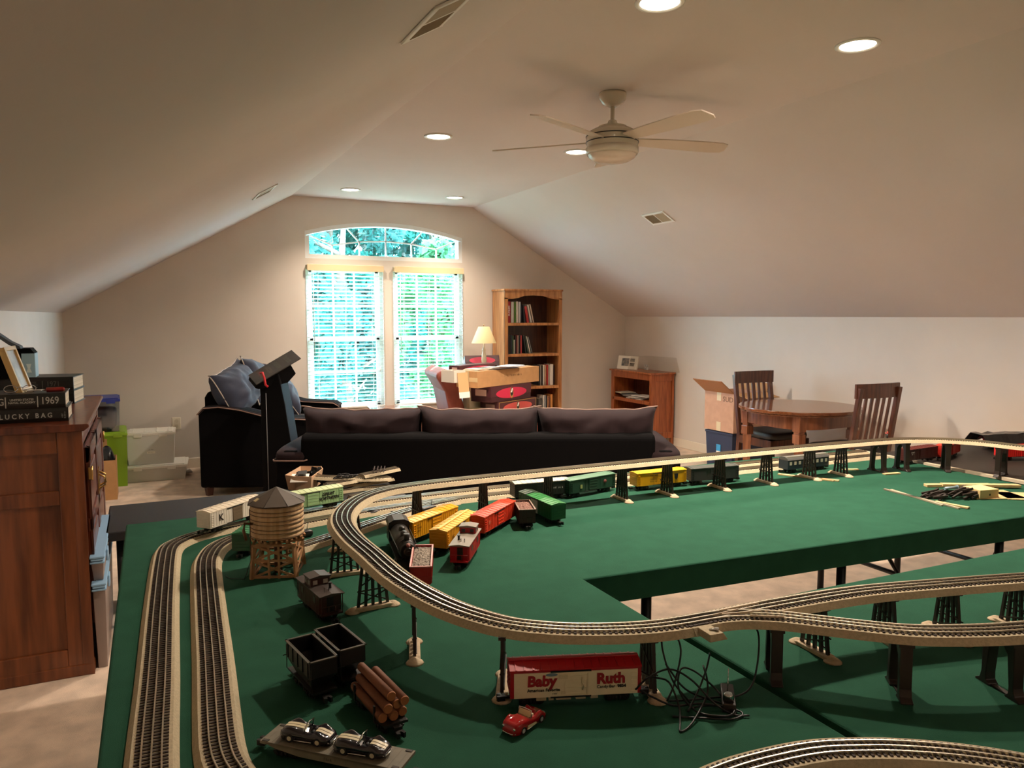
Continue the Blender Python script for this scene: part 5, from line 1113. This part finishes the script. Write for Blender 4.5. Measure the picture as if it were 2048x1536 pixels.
# grey flatcar
FX,FY,FA=.277,1.283,-44.5
t=place('toy_flatcar','grey flatcar carrying two striped toy sports cars at the bottom of the picture',FX,FY,FA,group=GC)
mb=MB(); L_,W_=.275,.060; mb.box(-L_/2,L_/2,-W_/2,W_/2,.026,.031); M_fg=mat('76705f',.6,var=.08,scale=60)
for s in (-1,1): mb.prism([(-L_/2+.004,.030),(L_/2-.004,.030),(L_/2-.03,.022),(.06,.016),(-.06,.016),(-L_/2+.03,.022)],s*.0285-.0015,s*.0285+.0015)
for k in range(20): xx=-L_/2+.01+k*(L_-.02)/19; mb.box(xx-.0004,xx+.0004,-W_/2+.003,W_/2-.003,.031,.0314)
mb.build('deck',M_fg,t,bevel=.0006)
mb=MB()
for sx in (-1,1):
    for sy in (-1,1): mb.box(sx*(L_/2-.010)-.006,sx*(L_/2-.010)+.006,sy*.026-.003,sy*.026+.003,.0308,.0322)
mb.build('stake_pocket',mat('3b362d',.6),t); running(t,L_); sidemarks(t,(5,),.007,M_dk,0,.023,.0595,seed=14)
def sportscar(label,x,y,z,rz,col,stripe,L_=.092,name='toy_sports_car',wheelc='c9bfa4',glass=False,cove=False,group='toy cars'):
    # faces -x
    t=thing(name,label,'toy car',(x,y,z),rz,group); W_=L_*.40; H_=L_*.15; r=L_*.075
    m=mat(col,.15,coat=.8)
    mb=MB(); n=26; pr=[]
    def hh(u): # top height along the body, u -1 front .. 1 rear
        return H_*(1.05+.25*math.cos((u+.55)*2.2)+.22*math.exp(-((u-.52)/.22)**2))*(1-max(0,abs(u)-.82)**2*16)
    rows=[]
    for i in range(n+1):
        u=-1+2*i/n; w_=W_/2*(1-.5*max(0,abs(u)-.72)**1.5*5)*(1-.06*math.cos(u*3)); fl=.10*math.exp(-((abs(u-(-.55))/.2))**2)+.12*math.exp(-((abs(u-.55)/.2))**2)
        z0=r*.55; h=hh(u); cockpit=(-.02<u<.34)
        sec=[]
        for j in range(13):
            v=-1+j/6; av=abs(v)
            zz=z0+h*(1-.18*av**4)+h*fl*3.2*math.exp(-((av-.80)/.16)**2)
            if cockpit and av<.62: zz=z0+h*.42
            sec.append((v*w_*.97,zz))
        full=[(-w_,z0)]+[(-w_*1.0,z0+h*.55)]+sec+[(w_,z0+h*.55),(w_,z0)]
        rows.append([mb.v((u*L_/2,yy,zz)) for yy,zz in full])
    for A,B in zip(rows,rows[1:]):
        for j in range(len(A)-1): mb.f([A[j],A[j+1],B[j+1],B[j]],True)
        mb.f([A[-1],A[0],B[0],B[-1]])
    mb.f(rows[0]);mb.f(rows[-1][::-1]); mb.build('body',m,t)
    if stripe:
        mb=MB()
        for s in (-1,1):
            for (ua,ub) in ((-.93,-.04),(.36,.93)):
                pr=[]
                for i in range(13):
                    u=ua+(ub-ua)*i/12; pr.append((u*L_/2,r*.55+hh(u)*1.002+.0006))
                A=[mb.v((xx,s*.0038-.0030,zz)) for xx,zz in pr]; B=[mb.v((xx,s*.0038+.0030,zz)) for xx,zz in pr]
                for i in range(12): mb.f([A[i],A[i+1],B[i+1],B[i]])
        o=mb.build('stripe',mat('d9cda8',.35),t); o.modifiers.new('s','SOLIDIFY').thickness=.0006
    mb=MB(); mb.box(.0,L_*.165,-W_*.29,W_*.29,r*.6+H_*.35,r*.6+H_*.5); mb.sup((L_*.13,-W_*.15,r*.6+H_*.75),(.006,W_*.24,H_*.7),.5,.5,n=10,m=6); mb.sup((L_*.13,W_*.15,r*.6+H_*.75),(.006,W_*.24,H_*.7),.5,.5,n=10,m=6); mb.build('seat',mat('181514',.6) if not glass else mat('d4c49c',.5),t)
    zb=r*.55+H_*1.0
    mb=MB(); mb.tube([(-L_*.005,-W_*.40,zb),(L_*.028,-W_*.36,zb+H_*.85),(L_*.022,0,zb+H_*.95),(L_*.028,W_*.36,zb+H_*.85),(-L_*.005,W_*.40,zb)],.0012,6); ws=mb.build('windshield_frame',M_chrome,t)
    mb=MB(); p=[(-L_*.003,-W_*.37,zb+.001),(-L_*.003,W_*.37,zb+.001),(L_*.025,W_*.34,zb+H_*.75),(L_*.025,-W_*.34,zb+H_*.75)]; mb.f([mb.v(q) for q in p]); o=mb.build('windshield',transluc('efe3bd',.3,.3) if glass else glassmat((.85,.87,.85),.12),ws); o.modifiers.new('s','SOLIDIFY').thickness=.0004
    mb=MB(); mb.tube([(L_*.055,-W_*.17+.0038*math.cos(q),zb+.0005+.0038*math.sin(q)) for q in [i*PI/6 for i in range(13)]],.0005,5); mb.build('steering_wheel',M_chrome if not glass else M_wh,t)
    for sx,ux in ((-1,-.56),(1,.55)):
        for s in (-1,1):
            mb=MB(); mb.cyl((ux*L_/2,s*W_*.36,r),(ux*L_/2,s*W_*.515,r),r,n=20); wh=mb.build('wheel',M_rub,t)
            mb=MB(); mb.cyl((ux*L_/2,s*W_*.515,r),(ux*L_/2,s*W_*.53,r),r*.58,r*.5,n=16); mb.build('hubcap',mat(wheelc,.3,metal=.3),wh)
    mb=MB()
    for s in (-1,1): mb.cyl((-L_*.18,s*W_*.51,r*.75),(L_*.16,s*W_*.51,r*.75),.0011,n=6)
    mb.build('side_pipe',M_chrome,t)
    for e_ in (-1,1):
        mb=MB(); xx=e_*L_*.5; mb.tube([(xx-e_*.004,-W_*.40,r*.9),(xx+e_*.001,-W_*.25,r*.9),(xx+e_*.002,0,r*.9),(xx+e_*.001,W_*.25,r*.9),(xx-e_*.004,W_*.40,r*.9)],.0011,6); mb.build('bumper',M_chrome,t)
    for s in (-1,1): mb=MB(); mb.sup((-L_*.475,s*W_*.33,r*.55+H_*.75),(.004,.0055,.0055),1,1,n=12,m=8); mb.build('headlight',M_chrome,t)
    if cove:
        for s in (-1,1): mb=MB(); mb.prism([(-L_*.17,r*.9),(L_*.12,r*.75),(L_*.10,r*1.35),(-L_*.15,r*1.7)],min(s*W_*.5,s*W_*.515),max(s*W_*.5,s*W_*.515)); mb.build('side_cove',mat('d8c9a0',.4),t)
    return t
ca,sa=math.cos(R(FA)),math.sin(R(FA))
for dx,dy,lab in ((-.058,.002,'navy toy sports car with cream stripes, left one on the grey flatcar'),(.052,-.002,'navy toy sports car with cream stripes, right one on the grey flatcar')):
    sportscar(lab,FX+dx*ca-dy*sa,FY+dx*sa+dy*ca,ZT+.0314,FA+4,'14131f',True,L_=.098)
sportscar('red toy convertible with cream side panels, in front of the red and cream reefer car',.628,1.250,ZT,25,'a3121a',False,L_=.100,name='toy_convertible',glass=True,cove=True,wheelc='cfcfcf')
# steam locomotive (nose -x)
t=place('toy_steam_locomotive','black steam locomotive facing the camera, left of the yellow boxcars',.728,2.335,80,cat='model railway locomotive'); t.scale=(1.08,1.12,1.12)
M_loco=mat('24221e',.4,var=.1,scale=60)
zc_=.055
mb=MB(); mb.cyl((-.13,0,zc_),(.06,0,zc_+.002),.0245,.0275,n=28); mb.cyl((-.13,0,zc_),(-.134,0,zc_),.0245,.020,n=28)
for x_ in (-.10,-.06,-.02,.02): mb.cyl((x_-.001,0,zc_),(x_+.001,0,zc_),.0265,.0270,n=28)
mb.build('boiler',M_loco,t)
mb=MB(); mb.cyl((-.134,0,zc_),(-.139,0,zc_),.013,.010,n=20); mb.cyl((-.139,0,zc_),(-.142,0,zc_),.004,n=10); mb.build('smokebox_door',mat('3a3731',.4),t)
mb=MB(); mb.cyl((-.132,0,zc_+.020),(-.140,0,zc_+.020),.006,n=14); mb.build('headlamp',M_chrome,t)
mb=MB(); mb.cyl((-.105,0,zc_+.02),(-.105,0,zc_+.043),.007,.0085,n=16); mb.build('smokestack',M_loco,t)
for x_,r_ in ((-.055,.011),(-.005,.010)): mb=MB(); mb.sup((x_,0,zc_+.027),(r_*2.4,r_*2,.022),.7,1,n=16,m=8); mb.build('dome',M_loco,t)
mb=MB(); mb.box(-.125,.13,-.030,.030,.028,.033); mb.prism([(-.150,.008),(-.125,.030),(-.125,.008)],-.022,.022); mb.build('running_board',M_loco,t)
mb=MB(); mb.box(.065,.125,-.030,.030,.033,.080); mb.prism([(-.033,.078),(-.03,.088),(-.015,.096),(.015,.096),(.03,.088),(.033,.078)],.058,.130,axis='x'); cb=mb.build('cab',M_loco,t)
for s in (-1,1): mb=MB(); mb.box(.078,.112,min(s*.030,s*.031),max(s*.030,s*.031),.056,.074); mb.build('window',mat('0e0d0c',.2),cb)
for s in (-1,1):
    mb=MB(); mb.tube([(-.13,s*.027,zc_+.006),(-.05,s*.029,zc_+.010),(.06,s*.030,zc_+.012)],.0012,5); mb.build('handrail',M_loco,t)
    mb=MB(); mb.cyl((-.118,s*.026,.020),(-.088,s*.026,.020),.009,n=14); mb.build('cylinder',M_loco,t)
    for x_ in (-.06,-.028,.004,.036): mb=MB(); mb.cyl((x_,s*.0175,.0165),(x_,s*.023,.0165),.0165,n=24); mb.build('driving_wheel',M_wheel,t)
    mb=MB(); mb.box(-.065,.04,min(s*.024,s*.0265),max(s*.024,s*.0265),.014,.018); mb.bar((-.09,s*.026,.020),(-.028,s*.027,.016),.002,.003); mb.build('side_rod',M_chrome,t)
for x_ in (-.115,-.095,.075,.10): mb=MB(); mb.cyl((x_,-.019,.009),(x_,.019,.009),.009,n=16); mb.build('pilot_wheel',M_wheel,t)
# ================================================================ WATER TOWER
t=thing('water_tower','wooden model water tower with a dark conical roof on trestle legs','water tower',(.345,2.364,ZT),0)
M_tw=mat('cdb088',.7,c2='b8956a',scale=14,stretch=(6,6,.6)); M_hoop=mat('4a2c16',.6); M_leg2=mat('a87d54',.6,var=.12,scale=30); M_trf=mat('544b42',.6,var=.08,scale=20)
r0=.077
mb=MB(); n=36
prof=[]
z=.118
while z<.203: prof+= [(r0-.0015,z),(r0+.0015,z+.0015),(r0+.0008,z+.011),(r0-.001,z+.0125)]; z+=.0135
mb.lathe([(.001,.118)]+prof+[(r0-.002,.219),(.001,.219)],n=n); mb.build('tank',M_tw,t)
mb=MB()
for k in range(8): zz=.122+k*.0130+(0.002*(k%2)); mb.lathe([(r0+.0005,zz),(r0+.0024,zz),(r0+.0024,zz+.0012),(r0+.0005,zz+.0012)],n=36,cap=False)
mb.build('hoop',M_hoop,t)
mb=MB(); mb.M=Matrix.Rotation(R(12),4,'Z'); mb.lathe([(.089,.2185),(.089,.2205),(.001,.264)],n=8,sm=False); rf=mb.build('roof',M_trf,t)
mb=MB(); mb.M=Matrix.Rotation(R(12),4,'Z')
for k in range(8): a=2*PI*k/8; mb.bar((math.cos(a)*.088,math.sin(a)*.088,.2212),(0,0,.2625),.0018,.0015)
mb.build('roof_seam',mat('2c241e',.6),rf)
mb=MB(); mb.M=Matrix.Translation((-.062,-.030,.235))@Matrix.Rotation(R(25),4,'Z')@Matrix.Rotation(R(-26),4,'Y'); mb.box(-.007,.007,-.006,.006,0,.002); mb.build('hatch',mat('c9b483',.6),rf)
mb=MB()
for k in range(11): x_=-.075+k*.015; hw_=math.sqrt(max(.0004,.082**2-x_*x_)); mb.box(x_-.003,x_+.003,-hw_,hw_,.110,.117)
mb.build('platform_joist',M_leg2,t)
mb=MB(); 
for y_ in (-.05,.05): mb.box(-.07,.07,y_-.004,y_+.004,.102,.110)
mb.build('platform_beam',M_leg2,t)
S=.058
mb=MB()
for sx in (-1,1):
    for sy in (-1,1):
        mb=MB(); mb.M=Matrix.Rotation(R(-20),4,'Z'); mb.bar((sx*S*1.12,sy*S*1.12,0),(sx*S,sy*S,.103),.010,.010); mb.build('leg',M_leg2,t)
for k in range(4):
    mb=MB(); mb.M=Matrix.Rotation(R(-20+90*k),4,'Z'); y_=-S*1.08
    for za,zb_ in ((.006,.052),(.056,.100)):
        mb.bar((-S,y_,za),(S,y_,zb_),.004,.006); mb.bar((S,y_+.001,za),(-S,y_+.001,zb_),.004,.006)
    for zz in (.005,.054,.100): mb.bar((-S*1.08,y_,zz),(S*1.08,y_,zz),.005,.007)
    for xx in (-S*.25,S*.25): mb.bar((xx,y_,.0),(xx,y_,.103),.006,.007) if k%2==0 else None
    mb.build('cross_brace',M_leg2,t)
mb=MB(); mb.cyl((0,0,0),(0,0,.11),.012,n=14); mb.build('supply_pipe',mat('5e3c22',.6),t)
mb=MB(); mb.tube([(-.076,-.030,.165),(-.098,-.036,.170),(-.102,-.038,.150),(-.095,-.036,.12)],.0045,8); sp=mb.build('spout',mat('6d4a2c',.6),t)
mb=MB(); 
for y_ in (-.004,.006): mb.bar((-.083,-.034+y_,.03),(-.083,-.034+y_,.21),.0015)
for k in range(14): mb.bar((-.083,-.038,.035+k*.0125),(-.083,-.028,.035+k*.0125),.001)
mb.build('ladder',M_hoop,t)
mb=MB(); mb.tube([(-.085,-.03,.05),(-.1,-.05,.02),(-.105,-.045,.006),(-.14,-.01,.002),(-.15,.02,.002)],.0012,5); mb.build('wire',M_black,t)
# ================================================================ SMALL THINGS ON THE LAYOUT
def wire(label,pts,r=.0016,name='wire',z=ZT,grp='loose black wires on the cloth'):
    P=cat_rom([(x,y,z+h) for x,y,h in pts],.012); r=r*1.25; mb=MB(); c=P[0].copy(); mb.tube([p-c for p in P],r,7); o=mb.build(name,M_black); o.location=c; tag(o,label,'wire',grp); return o
wire('black wire running from the elevated junction down to the silver-topped controller',((1.16,1.21,.118),(1.155,1.19,.10),(1.13,1.165,.06),(1.10,1.15,.02),(1.07,1.155,.004),(1.02,1.17,.004),(.965,1.185,.004),(.93,1.20,.003)))
wire('black wire looping high beside the wrapped trestle',((.925,1.20,.004),(.955,1.215,.03),(.985,1.235,.085),(.975,1.25,.122),(.955,1.25,.128),(.94,1.24,.10),(.945,1.21,.04),(.96,1.17,.006)))
wire('black wire coiled in flat rings left of the silver-topped controller',((.90,1.15,.002),(.95,1.115,.004),(1.0,1.09,.003),(1.03,1.10,.004),(1.0,1.14,.006),(.95,1.15,.008),(.955,1.12,.008),(.99,1.095,.009),(1.015,1.11,.010),(.97,1.15,.012),(.92,1.17,.010),(.89,1.20,.02),(.87,1.235,.03)))
wire('black wire leading from the trestle past the lower right end of the reefer car',((.885,1.24,.06),(.905,1.22,.05),(.92,1.19,.05),(.915,1.15,.02),(.895,1.12,.003),(.88,1.10,.002),(.905,1.105,.003),(.95,1.13,.012),(.985,1.15,.03),(1.0,1.17,.05),(1.015,1.20,.06)))
wire('black wire arching between the reefer car and the controller',((.865,1.225,.03),(.89,1.215,.055),(.93,1.20,.07),(.96,1.17,.055),(.985,1.13,.02),(1.01,1.10,.004),(1.035,1.085,.004)))
wire('black wire in wide loose loops over the cloth between trestle and controller',((.95,1.24,.06),(.97,1.20,.02),(1.01,1.16,.004),(1.03,1.12,.004),(1.0,1.10,.004),(.95,1.13,.006),(.94,1.18,.03),(.97,1.215,.055),(1.01,1.22,.04),(1.035,1.19,.015),(1.03,1.16,.01)))
wire('short black wire end sticking up behind the loose loops',((.93,1.14,.01),(.98,1.17,.03),(1.02,1.195,.055),(1.045,1.215,.075)))
t=thing('track_controller','small black controller with silver knob and toggle rods at the end of the wires','controller',(1.037,1.150,ZT),-38)
mb=MB(); mb.box(-.012,.014,-.045,.045,0,.018); mb.build('housing',mat('2c2621',.5),t,bevel=.002)
mb=MB(); mb.cyl((0,-.030,.018),(0,-.030,.030),.011,n=20); mb.cyl((0,-.030,.030),(0,-.030,.034),.011,.007,n=20); mb.build('knob',M_chrome,t)
mb=MB(); mb.cyl((0,.005,.018),(.001,.004,.050),.001,n=6); mb.build('toggle_rod',M_chrome,t)
mb=MB(); mb.cyl((.002,.030,.018),(.003,.032,.056),.001,n=6); mb.build('toggle_rod',M_chrome,t)
for x,y,rz,lab in ((.99,2.835,20,'black switch controller lying between the back tracks'),(1.06,2.62,60,'black controller behind the lower yellow boxcar'),(.475,2.70,10,'black controller lying right of the water tower'),(1.02,2.70,-20,'black controller behind the upper yellow boxcar')):
    t=thing('switch_controller',lab,'controller',(x,y,ZT),rz,'black switch controllers'); mb=MB(); mb.sup((0,0,.013),(.08,.032,.026),.5,.4,n=20,m=8); mb.build('housing',mat('151412',.3),t); mb=MB(); mb.cyl((.02,0,.024),(.024,0,.048),.0015,n=6); mb.build('lever',M_chrome,t)
wire('black wire bundle lying inside the loop behind the hairpin trestle',((.72,2.90,.004),(.76,2.88,.01),(.80,2.885,.014),(.79,2.90,.014),(.75,2.905,.008),(.78,2.89,.018),(.84,2.89,.006),(.95,2.86,.004)),.003)
wire('black wire running from the lower yellow boxcar to the red caboose',((.98,2.62,.003),(1.02,2.58,.02),(1.03,2.52,.004),(1.0,2.45,.003)))
# cardboard tray with black trestle pieces, on the low table
t=thing('cardboard_tray','open cardboard tray standing before the sofa, holding black piers','cardboard box',(.80,4.53,.501),0)
mb=MB(); pts=[(-.085,.02),(-.045,-.045),(.045,-.10),(.155,.11),(.16,.19),(.045,.25)]
n=len(pts); A=[mb.v((x*.85+.005,y*.85+.01,0)) for x,y in pts];B=[mb.v((x,y,.09)) for x,y in pts]; mb.f(A)
for i in range(n): mb.f([A[i],A[(i+1)%n],B[(i+1)%n],B[i]])
o=mb.build('tray',mat('c4a282',.85),t); o.modifiers.new('s','SOLIDIFY').thickness=.004
for k in range(7):
    q=thing('spare_pier','black plastic pier lying in the cardboard tray, '+('leftmost','second from left','near the middle, tilted','standing at the back','right of the middle','rightmost','lying across the top')[k],'bridge pier',(.80+.016*k,4.535+.025*((k*3)%4),.575),40*k,'black piers in the cardboard tray'); q.rotation_euler=(R(60+20*k),R(15*k),R(40*k))
    mb=MB(); mb.prism([(-.04,0),(.04,0),(.03,.01),(.02,.07),(.026,.08),(-.026,.08),(-.02,.07),(-.03,.01)],-.01,.01); mb.build('pier_frame',M_black,q)
t=thing('paper_tag','cream paper tag lying in the left end of the cardboard tray','paper',(.79,4.50,.575),10); t.rotation_euler=(R(25),0,R(-20)); mb=MB(); mb.cbox(0,0,0,.10,.08,.002); mb.build('sheet',M_paper,t)
# pile of spare track sections
def tracksection(label,x,y,z,rz,l=.25,rx=0,ry=0,arc=0):
    t=thing('track_section',label,'track section',(x,y-.06,z+.051),rz,'spare track sections piled on the low black table'); t.rotation_euler=(R(rx),R(ry),R(rz))
    P=[Vector((-l/2+l*i/12,arc*(i-6)**2/36,0)) for i in range(13)]; P,Nn=path_of(P,.01)
    mb=MB(); sweep(mb,P,Nn,[(-.045,0),(-.034,.014),(.034,.014),(.045,0)],0); mb.build('roadbed',M_bed,t,weld=False)
    mb=MB()
    for p,n in zip(P,Nn): d=Vector((n.y,-n.x,0)); c=[p+n*a*.0275+d*b*.0026 for a,b in ((-1,-1),(1,-1),(1,1),(-1,1))]; mb.prism([(q.x,q.y) for q in c],.0135,.0162,axis='z')
    mb.build('sleepers',M_tie,t,weld=False)
    for off in (-.0165,0,.0165): mb=MB(); sweep(mb,P,Nn,[(off-.0014,.015),(off-.0014,.020),(off+.0014,.020),(off+.0014,.015)],0); mb.build('rail',M_rail,t,weld=False)
for k,(x,y,z,rz,ry,lab) in enumerate(((1.02,4.42,.45,10,0,'spare track section at the left foot of the pile'),(1.20,4.40,.45,-25,0,'spare track section at the right foot of the pile'),(1.05,4.48,.474,-12,2,'spare track section second from the bottom of the pile'),(1.20,4.46,.476,5,-2,'spare track section crossing the middle of the pile'),(1.02,4.42,.500,22,0,'spare track section in the upper left of the pile'),(1.17,4.43,.502,-8,3,'spare track section in the upper right of the pile'),(1.24,4.46,.530,14,-3,'topmost spare track section, right side of the pile'),(1.12,4.27,.45,30,0,'spare track section slanting across the near edge of the pile'),(1.26,4.28,.45,-5,0,'spare track section at the near right corner of the pile'),(.98,4.50,.512,-30,0,'short spare track section at the far left of the pile'))):
    tracksection(lab,x,y,z,rz,ry=ry,l=.24,arc=.02*(k%2))
t=thing('spare_bent','dark trestle frame lying on the pile of spare track','trestle',(1.22,4.34,.612),-20); mb=MB()
for k in range(4): mb.bar((k*.02-.03,-.05,0),(k*.02-.03,.06,.012),.005)
for y_ in (-.03,.03): mb.bar((-.04,y_,.006),(.04,y_,.006),.003)
mb.build('frame',M_pier,t)
t=thing('wire_bundle','black wire bundle on the left of the spare track pile','wire',(1.0,4.34,.575),0); mb=MB()
for k in range(5): mb.tube([(.05*math.cos(a*.5+k)+.01*k,.03*math.sin(a*.5+k*.7),.02+.012*math.sin(a*.9+k)) for a in range(13)],.003,6)
mb.build('loop',M_black,t)
# scraps at the far right of the green cloth
t=thing('thin_rod','pair of thin silvery wood strips lying diagonally on the far green cloth','strip',(2.95,2.13,ZT),-96)
for k,(a,b) in enumerate((((-.19,.0),(.18,.012)),((-.17,.018),(.12,-.01)))): mb=MB(); mb.bar((a[0],a[1],.004),(b[0],b[1],.004),.010,.006); mb.build('strip',mat('b7ad92',.6,c2='8c8474',scale=30,stretch=(.3,1,1)),t)
t=thing('wood_strip','pale yellow wood strip beside the thin silvery strips','wood shim',(2.97,2.00,ZT+.001),-80,'wood scraps on the far green cloth'); mb=MB(); mb.cbox(0,0,.004,.13,.02,.006); mb.build('board',M_shim,t)
for k,(x,y,z,rz,l,w_,h_,lab) in enumerate(((3.30,2.05,.001,-25,.22,.16,.004,'flat wood sheet under the dark plastic pile'),(3.40,2.16,.006,-30,.34,.03,.012,'long wood strip at the back of the scrap heap'),(3.33,2.22,.001,-24,.30,.03,.012,'wood strip lying left of the pale block'),(3.23,2.05,.006,-10,.10,.09,.035,'pale wood block in the scrap heap'),(3.42,1.95,.001,-35,.24,.14,.004,'wood sheet running off at the right edge'))):
    t=thing('wood_scrap',lab,'wood shim',(x,y,ZT+z),rz,'wood scraps on the far green cloth'); mb=MB(); mb.cbox(0,0,h_/2,l,w_,h_); mb.build('board',mat('e0c48c',.7) if k==3 else M_shim,t,bevel=.001)
t=thing('trestle_parts_heap','heap of brown plastic trestle pieces on the far green cloth','plastic parts',(3.12,2.08,ZT),-15); t['kind']='stuff' if False else 'thing'
del t['kind']
mb=MB(); r=random.Random(3)
for k in range(60):
    x_=r.uniform(-.13,.13); y_=r.uniform(-.04,.04); z_=r.uniform(.002,.035)*(1-abs(x_)/.2); a=r.uniform(-.5,.5)
    mb.bar((x_-.03*math.cos(a),y_-.03*math.sin(a),z_+.002),(x_+.03*math.cos(a),y_+.03*math.sin(a),z_+.006+r.uniform(0,.016)),.008)
mb.build('frame_pieces',mat('241810',.6),t)
t=thing('screw_tube','pale blue metal tube lying on the brown trestle pieces','tube',(3.09,2.09,ZT+.045),-5); mb=MB(); mb.cyl((-.035,0,0),(.035,0,0),.006,n=12); mb.cyl((.035,0,0),(.04,0,0),.009,n=12); mb.build('tube_body',mat('9fb9c6',.3,metal=.3),t)
